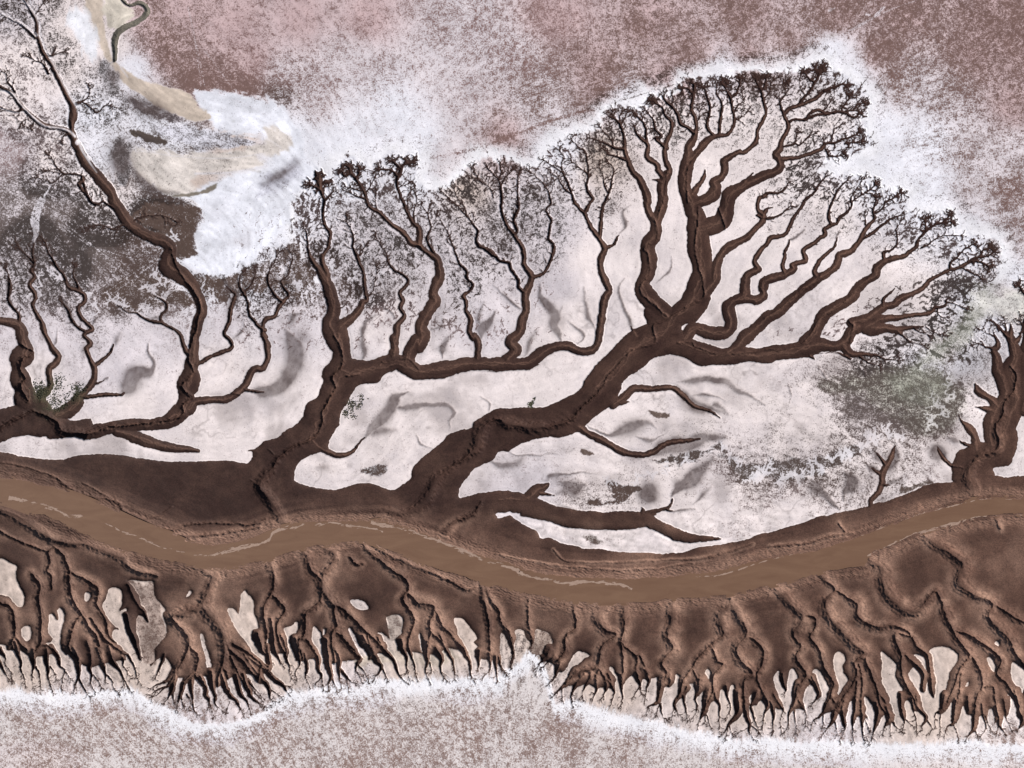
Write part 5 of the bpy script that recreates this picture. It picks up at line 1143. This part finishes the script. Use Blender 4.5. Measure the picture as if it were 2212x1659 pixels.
shn = norm(fbm(TX, TY, 45, 161, 4)); shd = np.clip(.62*south*np.exp(-((gn+(shn-.5)*.7-.62)/.42)**2)*np.clip(2.2*shn-.45, 0, 1.2)*sst(2, 12, inm)+.36*sst(60, 12, dw)*(dw > 0)*np.clip(strat*1.4-.3, 0, 1)+.35*south*(dw > 0)*sst(.5, .95, big), 0, 1)[..., None]
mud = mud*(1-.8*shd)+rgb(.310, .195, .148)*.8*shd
g13 = [k for k, s in enumerate(sidinfo) if s[0] == 'n13']
m13 = np.isin(sid, g13)[..., None]; mud = np.where(m13, rgb(.135, .125, .105)*(.6+.7*meso[..., None]), mud)
# upper reach of the long creek is drained and crusted
crm = (crust*(phi < 0)).astype(np.float32)
# green weed stain at the mouths
WEED = (('A3',420,170,110,90),('A3',350,80,80,70),('A3',620,60,70,60),('A2',430,1560,70,80),('A2',640,1620,60,60))
for t_, x, y, rx, ry in WEED:
    o = SHEET[t_]; q = np.exp(-(((TX-o[0]-x/K)/(rx/K))**2+((TY-o[1]-y/K)/(ry/K))**2))*np.clip(.2+1.3*fine, 0, 1)
    mud = mud*(1-.55*q[..., None])+rgb(.05, .055, .028)*.55*q[..., None]
    cov = cov-.5*q*(fine > .5); soil = soil*(1-q[..., None])+rgb(.07, .072, .045)*q[..., None]
ss_ = south*(below < 0); salt = salt*(1+((fine-.5)*.30+(lic2-.5)*.2)*ss_)[..., None]; lav = norm(fbm(TX, TY, 85, 181, 5)); salt = salt*(1+((meso-.5)*.16+(lic2-.5)*.14+(big-.5)*.08+(fine-.5)*.07)*(below < 0))[..., None]; lv = (.30*sst(.45, .9, lav)*(phi > 0)*sst(560, 700, TY)*sst(1700, 1600, TY))[..., None]; salt = salt*(1-lv)+rgb(.50, .455, .485)*lv; cov = np.clip(cov, 0, 1.05)
# ---------------------------------------------------------------- materials
def N(nt, t, **kw):
    n = nt.nodes.new(t)
    for k, v in kw.items(): setattr(n, k, v)
    return n
def ground_material(name):
    m = bpy.data.materials.new(name); m.use_nodes = True; nt = m.node_tree; L = nt.links.new
    bs = nt.nodes['Principled BSDF']; geo = N(nt, 'ShaderNodeNewGeometry')
    def attr(a): return N(nt, 'ShaderNodeAttribute', attribute_name=a)
    def math_(op, a, b=None, c=None):
        n = N(nt, 'ShaderNodeMath', operation=op)
        for i, v in enumerate((a, b, c)):
            if v is None: continue
            if isinstance(v, (int, float)): n.inputs[i].default_value = v
            else: L(v, n.inputs[i])
        return n.outputs[0]
    def noise(scale, det, rough=.6, dist=0.0):
        n = N(nt, 'ShaderNodeTexNoise'); n.inputs['Scale'].default_value = scale; n.inputs['Detail'].default_value = det
        n.inputs['Roughness'].default_value = rough; n.inputs['Distortion'].default_value = dist; L(geo.outputs['Position'], n.inputs['Vector']); return n
    def mix(f, a, b, blend='MIX'):
        n = N(nt, 'ShaderNodeMix', data_type='RGBA', blend_type=blend)
        if isinstance(f, float): n.inputs[0].default_value = f
        else: L(f, n.inputs[0])
        for i, v in ((6, a), (7, b)):
            if isinstance(v, tuple): n.inputs[i].default_value = (*v, 1)
            else: L(v, n.inputs[i])
        return n.outputs[2]
    def mr(v, a, b, c=0., d=1., smooth_=True):
        n = N(nt, 'ShaderNodeMapRange', interpolation_type='SMOOTHSTEP' if smooth_ else 'LINEAR')
        L(v, n.inputs[0])
        for i, q in enumerate((a, b, c, d)):
            if isinstance(q, (int, float)): n.inputs[i+1].default_value = q
            else: L(q, n.inputs[i+1])
        return n.outputs[0]
    n1 = noise(1.15, 3, .62, .4); n2 = noise(.34, 3, .6, .8); n3 = noise(.06, 4, .6)
    sp = math_('ADD', math_('MULTIPLY', mr(n1.outputs[0], .33, .67, 0., 1., False), .58), math_('MULTIPLY', mr(n2.outputs[0], .33, .67, 0., 1., False), .42))
    thr = math_('SUBTRACT', 1.0, attr('cov').outputs['Fac'])
    s = mr(math_('SUBTRACT', sp, thr), -.31, .31)
    phi_ = math_('ADD', attr('phi').outputs['Fac'], math_('MULTIPLY', math_('SUBTRACT', n1.outputs[0], .5), 1.8))
    mudm = mr(phi_, .9, -.7)
    dampc = mix(math_('MULTIPLY', attr('damp').outputs['Fac'], .92), attr('salt').outputs['Color'], (.095, .068, .066))
    sv_ = mix(1.0, dampc, mix(n1.outputs[0], (.80, .80, .80), (1.12, 1.12, 1.12)), 'MULTIPLY')
    soilv = mix(1.0, attr('soil').outputs['Color'], mix(n2.outputs[0], (.72, .72, .72), (1.3, 1.3, 1.3)), 'MULTIPLY')
    soild = mix(math_('MULTIPLY', attr('damp').outputs['Fac'], .85), soilv, (.075, .056, .054))
    flat = mix(s, soild, sv_)
    ma = noise(1.5, 5, .7); mb = noise(.16, 5, .6, .8)
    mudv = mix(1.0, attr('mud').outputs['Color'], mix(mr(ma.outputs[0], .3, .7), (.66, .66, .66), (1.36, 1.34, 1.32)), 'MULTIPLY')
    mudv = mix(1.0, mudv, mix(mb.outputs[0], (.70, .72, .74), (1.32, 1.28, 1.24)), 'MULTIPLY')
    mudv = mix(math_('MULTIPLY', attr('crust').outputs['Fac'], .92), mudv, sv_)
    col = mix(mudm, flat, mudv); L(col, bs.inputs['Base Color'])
    L(mr(mudm, 0, 1, .9, .7), bs.inputs['Roughness']); bs.inputs['Specular IOR Level'].default_value = .12
    bp = N(nt, 'ShaderNodeBump'); bp.inputs['Strength'].default_value = .55; bp.inputs['Distance'].default_value = .12
    hh = math_('ADD', math_('MULTIPLY', s, .5), math_('MULTIPLY', ma.outputs[0], .9)); L(hh, bp.inputs['Height'])
    L(bp.outputs[0], bs.inputs['Normal'])
    return m
MAT = ground_material('salt_and_silt')
def water_material():
    m = bpy.data.materials.new('turbid_water'); m.use_nodes = True; nt = m.node_tree; L = nt.links.new
    bs = nt.nodes['Principled BSDF']; g = N(nt, 'ShaderNodeNewGeometry')
    a = N(nt, 'ShaderNodeTexNoise'); a.inputs['Scale'].default_value = .035; a.inputs['Detail'].default_value = 5; a.inputs['Distortion'].default_value = 1.2
    b = N(nt, 'ShaderNodeTexNoise'); b.inputs['Scale'].default_value = 1.1; b.inputs['Detail'].default_value = 3
    mp = N(nt, 'ShaderNodeMapping'); mp.inputs['Scale'].default_value = (.35, 1.6, 1); L(g.outputs['Position'], mp.inputs['Vector'])
    L(mp.outputs[0], a.inputs['Vector']); L(g.outputs['Position'], b.inputs['Vector']); a.inputs['Scale'].default_value = .09; a.inputs['Roughness'].default_value = .65
    r = N(nt, 'ShaderNodeValToRGB'); r.color_ramp.elements[0].position = .32; r.color_ramp.elements[1].position = .7
    r.color_ramp.elements[0].color = (.160, .090, .058, 1); r.color_ramp.elements[1].color = (.200, .118, .076, 1); L(a.outputs[0], r.inputs[0])
    L(r.outputs[0], bs.inputs['Base Color']); bs.inputs['Roughness'].default_value = .45; bs.inputs['Specular IOR Level'].default_value = .2
    bp = N(nt, 'ShaderNodeBump'); bp.inputs['Strength'].default_value = .35; bp.inputs['Distance'].default_value = .06; L(b.outputs[0], bp.inputs['Height']); L(bp.outputs[0], bs.inputs['Normal'])
    return m
def plain(name, c1, c2, rough=.8, scale=2.0):
    m = bpy.data.materials.new(name); m.use_nodes = True; nt = m.node_tree; L = nt.links.new
    bs = nt.nodes['Principled BSDF']; g = N(nt, 'ShaderNodeNewGeometry'); a = N(nt, 'ShaderNodeTexNoise'); a.inputs['Scale'].default_value = scale; a.inputs['Detail'].default_value = 4
    L(g.outputs['Position'], a.inputs['Vector']); x = N(nt, 'ShaderNodeMix', data_type='RGBA'); L(a.outputs[0], x.inputs[0])
    x.inputs[6].default_value = (*c1, 1); x.inputs[7].default_value = (*c2, 1); L(x.outputs[2], bs.inputs['Base Color']); bs.inputs['Roughness'].default_value = rough
    bs.inputs['Specular IOR Level'].default_value = .25
    return m
# ---------------------------------------------------------------- cut the ground into its pieces
wx = ((TX-1536)*U).ravel(); wy = ((1152-TY)*U).ravel(); wz = (H*U).ravel()
co = np.stack([wx, wy, wz], 1).astype(np.float32)
gyv, gxv = np.gradient(H, CELL)
nrm = np.stack([-gxv.ravel(), gyv.ravel(), np.ones(NX*NY)], 1); nrm /= np.linalg.norm(nrm, axis=1, keepdims=True); nrm = nrm.astype(np.float32)
idx = np.arange(NX*NY, dtype=np.int32).reshape(NY, NX)
quads = np.stack([idx[1:, :-1], idx[1:, 1:], idx[:-1, 1:], idx[:-1, :-1]], -1).reshape(-1, 4)
def fc(a): return a[:-1, :-1].ravel()
pm = (phi[:-1, :-1]+phi[1:, 1:]+phi[:-1, 1:]+phi[1:, :-1]).ravel() < 0
fs = fc(sid); fsp = fc(sphi) < 1.5; fg = fc(gid); fp = fc(patch); fy = fc(TY); fx_ = fc(TX); fdw = fc(dw)
NS = len(sidinfo); NG = len(glines)
frline = np.broadcast_to(np.interp(gx, FR[:, 0], FR[:, 1]), (NY, NX)); southern = fc(TY > 1500)
fid = np.where(southern, 1, 0)
fid = np.where(fp >= 0, 10+fp, fid)
fid = np.where(pm, 2, fid)
fid = np.where(pm & (fg >= 0) & (fdw > 0), 200+fg, fid)
fid = np.where(pm & (fs >= 0) & fsp & (fdw > 0), 1000+fs, fid)
order = np.argsort(fid, kind='stable'); fsid = fid[order]
bounds = np.flatnonzero(np.diff(fsid))+1; groups = np.split(order, bounds)
flatattr = dict(phi=phi.ravel(), cov=cov.ravel(), damp=damp.ravel(), crust=crm.ravel())
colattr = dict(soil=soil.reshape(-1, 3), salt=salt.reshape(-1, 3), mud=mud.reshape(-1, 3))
def ground_piece(name, faces, parent=None):
    q = quads[faces]; vs, inv = np.unique(q.ravel(), return_inverse=True)
    me = bpy.data.meshes.new(name); nv = len(vs); nf = len(q)
    me.vertices.add(nv); me.vertices.foreach_set('co', co[vs].ravel())
    me.loops.add(nf*4); me.loops.foreach_set('vertex_index', inv.ravel().astype(np.int32))
    me.polygons.add(nf); me.polygons.foreach_set('loop_start', np.arange(nf, dtype=np.int32)*4)
    me.update(calc_edges=True)
    me.polygons.foreach_set('use_smooth', np.ones(nf, bool))
    me.normals_split_custom_set_from_vertices(nrm[vs])
    for k, a in flatattr.items():
        t = me.attributes.new(k, 'FLOAT', 'POINT'); t.data.foreach_set('value', a[vs].astype(np.float32))
    for k, a in colattr.items():
        t = me.attributes.new(k, 'FLOAT_COLOR', 'POINT'); t.data.foreach_set('color', np.concatenate([a[vs], np.ones((nv, 1))], 1).astype(np.float32).ravel())
    me.materials.append(MAT)
    o = bpy.data.objects.new(name, me); C.objects.link(o)
    if parent is not None:
        o.parent = parent; o.location = -parent.location
    return o
pieces = {int(fid[g[0]]): g for g in groups}
NC = NX-1
def comps(g):
    todo = set(g.tolist()); out = []
    while todo:
        s0 = todo.pop(); st_ = [s0]; cc = [s0]
        while st_:
            f = st_.pop()
            for d in (1, -1, NC, -NC, NC+1, NC-1, -NC+1, -NC-1):
                if f+d in todo: todo.remove(f+d); st_.append(f+d); cc.append(f+d)
        out.append(np.array(sorted(cc)))
    return sorted(out, key=len, reverse=True)
PARTS = {}; loose = []
for c_, g in pieces.items():
    if c_ < 200: continue
    cs = comps(g); PARTS[c_] = [q for i, q in enumerate(cs) if i == 0 or len(q) >= 40]; loose += [q for i, q in enumerate(cs) if i and len(q) < 40]
pieces[2] = np.concatenate([pieces[2]]+loose)
for code, nm, lb in ((0, 'salt_flat', 'pale speckled salt flat north of the river'), (1, 'salt_flat', 'cream and white salt flat south of the river'), (2, 'mud_bank', 'dark brown mudbanks on both sides of the river')):
    if code in pieces: o = ground_piece(nm, pieces[code]); o['kind'] = 'structure'
for k in range(npatch):
    if 10+k in pieces: o = ground_piece('salt_patch', pieces[10+k]); o['kind'] = 'structure'
def root(name, label, cat, group, pt):
    o = bpy.data.objects.new(name, None); C.objects.link(o); o.location = ((pt[0]-1536)*U, (1152-pt[1])*U, 0)
    o.empty_display_size = 2; o['label'] = label; o['category'] = cat; o['group'] = group; return o
allp = {}
for key, label, ks in NETS:
    have = [k for k in ks if 1000+k in pieces]
    if not have: continue
    f0 = pieces[1000+have[0]]; q0 = quads[f0[len(f0)//2], 0]
    pt = (TX.ravel()[q0], TY.ravel()[q0])
    r = root('tidal_creek', label, 'tidal creek', 'branching tidal creeks on the north flat', pt)
    for i, k in enumerate(have):
        for j, q in enumerate(PARTS[1000+k]): ground_piece('trunk_channel' if i == 0 else 'branch_channel', q, r)
fing = {}
for k, s in enumerate(sidinfo):
    if s[1] != 'finger' or 1000+k not in pieces: continue
    p0 = s[2][:2]; best = min(range(NG), key=lambda g: np.min(np.hypot(*(glines[g][1]-p0).T))); fing.setdefault(glines[best][0], []).append(k)
for gi, (key, label, ks) in enumerate(GULLY):
    r = root('tidal_gully', label, 'gully', 'gullies cut into the south bank', glines[ks[0]][1][0])
    for i, k in enumerate(ks):
        for q in PARTS.get(200+k, []): ground_piece('gully_arm', q, r)
    for k in fing.get(gi, []):
        for q in PARTS[1000+k]: ground_piece('finger_channel', q, r)
# ---------------------------------------------------------------- far plain around the surveyed ground
def mesh_obj(name, v, f, mat, smooth_=True):
    me = bpy.data.meshes.new(name); me.from_pydata(v, [], f); me.materials.append(mat)
    me.polygons.foreach_set('use_smooth', np.full(len(f), smooth_)); me.update()
    o = bpy.data.objects.new(name, me); C.objects.link(o); return o
bx0, bx1 = (gx[0]-1536)*U, (gx[-1]-1536)*U; by0, by1 = (1152-gy[-1])*U, (1152-gy[0])*U; R = 2500
ov = [(bx0, by0, 0), (bx1, by0, 0), (bx1, by1, 0), (bx0, by1, 0), (-R, -R, 0), (R, -R, 0), (R, R, 0), (-R, R, 0)]
fp_ = mesh_obj('salt_plain', ov, [(4, 5, 1, 0), (5, 6, 2, 1), (6, 7, 3, 2), (7, 4, 0, 3)], MAT, False)
for k, val in (('phi', 40.), ('cov', .6), ('damp', .1), ('crust', 0.)):
    t = fp_.data.attributes.new(k, 'FLOAT', 'POINT'); t.data.foreach_set('value', [val]*8)
for k, c_ in (('soil', SOILS['p']), ('salt', SALTS['v']), ('mud', (.1, .06, .05))):
    t = fp_.data.attributes.new(k, 'FLOAT_COLOR', 'POINT'); t.data.foreach_set('color', [*c_, 1.]*8)
fp_['kind'] = 'structure'
# ---------------------------------------------------------------- river water
def resample(p, n):
    d = np.r_[0, np.cumsum(np.hypot(*np.diff(p, axis=0).T))]; t = np.linspace(0, d[-1], n)
    return np.stack([np.interp(t, d, p[:, 0]), np.interp(t, d, p[:, 1])], 1)
a = smooth(RN, 4); b = smooth(RS, 4); xs = np.linspace(X0, X1, 420); A = np.interp(xs, a[:, 0], a[:, 1])-10; B = np.interp(xs, b[:, 0], b[:, 1])+10
M = 16; V = []; F = []
for i in range(420):
    for j in range(M+1): V.append(((xs[i]-1536)*U, (1152-(A[i]+(B[i]-A[i])*j/M))*U, WL*U))
for i in range(419):
    for j in range(M): q = i*(M+1)+j; F.append((q, q+1, q+M+2, q+M+1))
wo_ = mesh_obj('river_water', V, F, water_material()); wo_['kind'] = 'structure'
# foam: broken flakes floating along the current lines
FOAM = (('river_foam', ('A3 60,950,60 300,1000,60 480,1060,70 560,1100,60 750,1110,50 880,1170,44 1000,1230,36 1130,1275,40 1300,1350,36 1450,1390,40 1600,1425,40 1750,1430,40 1900,1390,44 2100,1345,50 2212,1310,50 B3 200,1650,40 350,1612,60 500,1592,60 700,1582,60 850,1606,50 1000,1620,50 1100,1650,30',)),
        ('river_foam', ('B3 1000,1570,60 1150,1600,60 1300,1640,60 B4 1400,15,60 1550,60,60 1700,120,70 1900,205,70 2100,270,60 2212,310,50 C4 160,60,60 300,95,50 550,140,50 700,130,24 980,150,60 1100,190,30',)),
        ('river_foam', ('C4 1500,90,14 1700,85,24 1850,70,20 D3 60,1620,20 300,1562,24 600,1490,26 1000,1350,28 1100,1325,30 1300,1240,20 1700,1142,26 1900,1100,18 2150,1105,10',)),
        ('river_foam', ('D3 920,1572,24 1100,1488,34 1300,1398,34 1500,1345,44 1700,1290,44 1900,1250,34 2212,1230,24',)))
fm = plain('foam', (.27, .18, .135), (.42, .30, .24), .7, .6)
for fi, (nm, lines) in enumerate(FOAM):
    V = []; F = []
    for ln in lines:
        ps = smooth(parse(ln), 10); p = resample(ps[:, :2], int(len(ps)*14)); wv = np.interp(np.linspace(0, 1, len(p)), np.linspace(0, 1, len(ps)), ps[:, 2])
        t = np.gradient(p, axis=0); t /= np.linalg.norm(t, axis=1, keepdims=True)+1e-9; nn = np.stack([-t[:, 1], t[:, 0]], 1)
        J = 34; s_ = np.linspace(-.5, .5, J); s_c = .5*(s_[1:]+s_[:-1])
        PX = p[:, 0:1]+nn[:, 0:1]*s_*wv[:, None]; PY = p[:, 1:2]+nn[:, 1:2]*s_*wv[:, None]
        AL = np.r_[0, np.cumsum(np.hypot(*np.diff(p, axis=0).T))][:, None]+0*PX; AC = s_*wv[:, None]
        ns = fbm(AL+AC*1.5, AC*3.2, 13, 201+fi, 5)+.5*fbm(PX*.6+PY*.2, PY*1.2, 60, 211+fi, 2)
        keep = ns[:-1, :-1] > (.735+.9*np.abs(s_c)[None, :]**1.5*1.6-.06)
        off = len(V); ids = -np.ones(PX.shape, int)
        for i, j in zip(*np.nonzero(keep)):
            q = []
            for (u, v_) in ((i, j), (i+1, j), (i+1, j+1), (i, j+1)):
                if ids[u, v_] < 0: ids[u, v_] = len(V); V.append(((PX[u, v_]-1536)*U, (1152-PY[u, v_])*U, WL*U+.03))
                q.append(int(ids[u, v_]))
            F.append(q)
    if F: o = mesh_obj(nm, V, F, fm); o['kind'] = 'stuff'; print('foam faces', len(F))
# ---------------------------------------------------------------- low salt-marsh plants
def ground_z(x, y):
    j = int(np.clip((y-Y0)/CELL, 0, NY-1)); i = int(np.clip((x-X0)/CELL, 0, NX-1)); return H[j, i]*U, phi[j, i]
def plants(name, spots, mat, rmin, rmax):
    V = []; F = []
    for x, y in spots:
        z, _ = ground_z(x, y); r = random.uniform(rmin, rmax); X = (x-1536)*U; Y = (1152-y)*U; b0 = len(V); n = 6; a0 = random.random()*6
        for k in range(n):
            rr = r*random.uniform(.6, 1.25); V.append((X+math.cos(a0+k*6.283/n)*rr, Y+math.sin(a0+k*6.283/n)*rr, z-.02))
        for k in range(n):
            rr = r*random.uniform(.35, .75); V.append((X+math.cos(a0+.3+k*6.283/n)*rr, Y+math.sin(a0+.3+k*6.283/n)*rr, z+r*random.uniform(.3, .75)))
        V.append((X, Y, z+r*.6))
        for k in range(n):
            k2 = (k+1) % n; F += [(b0+k, b0+k2, b0+n+k2, b0+n+k), (b0+n+k, b0+n+k2, b0+2*n)]
    return mesh_obj(name, V, F, mat, False)
def cluster(t_, pts, n, sg):
    o = SHEET[t_]; out = []
    for _ in range(n):
        c = random.choice(pts); out.append((o[0]+(c[0]+random.gauss(0, sg))/K, o[1]+(c[1]+random.gauss(0, sg))/K))
    return out
green = plain('marsh_plant_green', (.042, .045, .026), (.095, .09, .055), .8, 1.5)
oliv = plain('marsh_plant_olive', (.05, .045, .03), (.10, .09, .06), .8, 1.5)
o = plants('salt_marsh_shrub', cluster('C3', [(260, 170), (270, 150), (250, 175), (285, 130), (265, 185), (240, 180)], 80, 9), green, .22, .55)
o['label'] = 'small green shrub clump alone on the white island beside the great trunk'; o['category'] = 'shrub'
o = plants('salt_marsh_shrub', cluster('B3', [(850, 570), (830, 600), (870, 600), (800, 650), (840, 640), (900, 590), (850, 690), (930, 530), (790, 680), (820, 570)], 300, 16), oliv, .2, .5)
o['label'] = 'scattered dark olive shrub patch on salt right beside the two-stemmed creek trunk'; o['category'] = 'shrub'
sp_ = cluster('A3', [(340, 60), (300, 20), (330, 100), (450, 170), (500, 180), (560, 120), (620, 60), (660, 50), (420, 190), (470, 30)], 700, 30)+cluster('A2', [(340, 1560), (320, 1580), (480, 1500), (500, 1480), (640, 1570), (430, 1600)], 300, 26)
o = plants('marsh_weed', sp_, green, .18, .42); o['kind'] = 'stuff'
sp_ = cluster('D3', [(1250, 120), (1350, 90), (1150, 200), (1450, 150), (1300, 250), (1000, 200), (1500, 250), (1350, 330), (1200, 330)], 350, 90)+cluster('D2', [(1700, 1350), (1600, 1500), (1750, 1200), (1550, 1600), (1850, 1080), (1680, 1450)], 350, 70)
o = plants('marsh_weed', sp_, plain('marsh_weed_pale', (.12, .115, .09), (.26, .25, .21), .8, 1.5), .15, .34); o['kind'] = 'stuff'
print('pieces', len(pieces), 'verts', NX*NY)
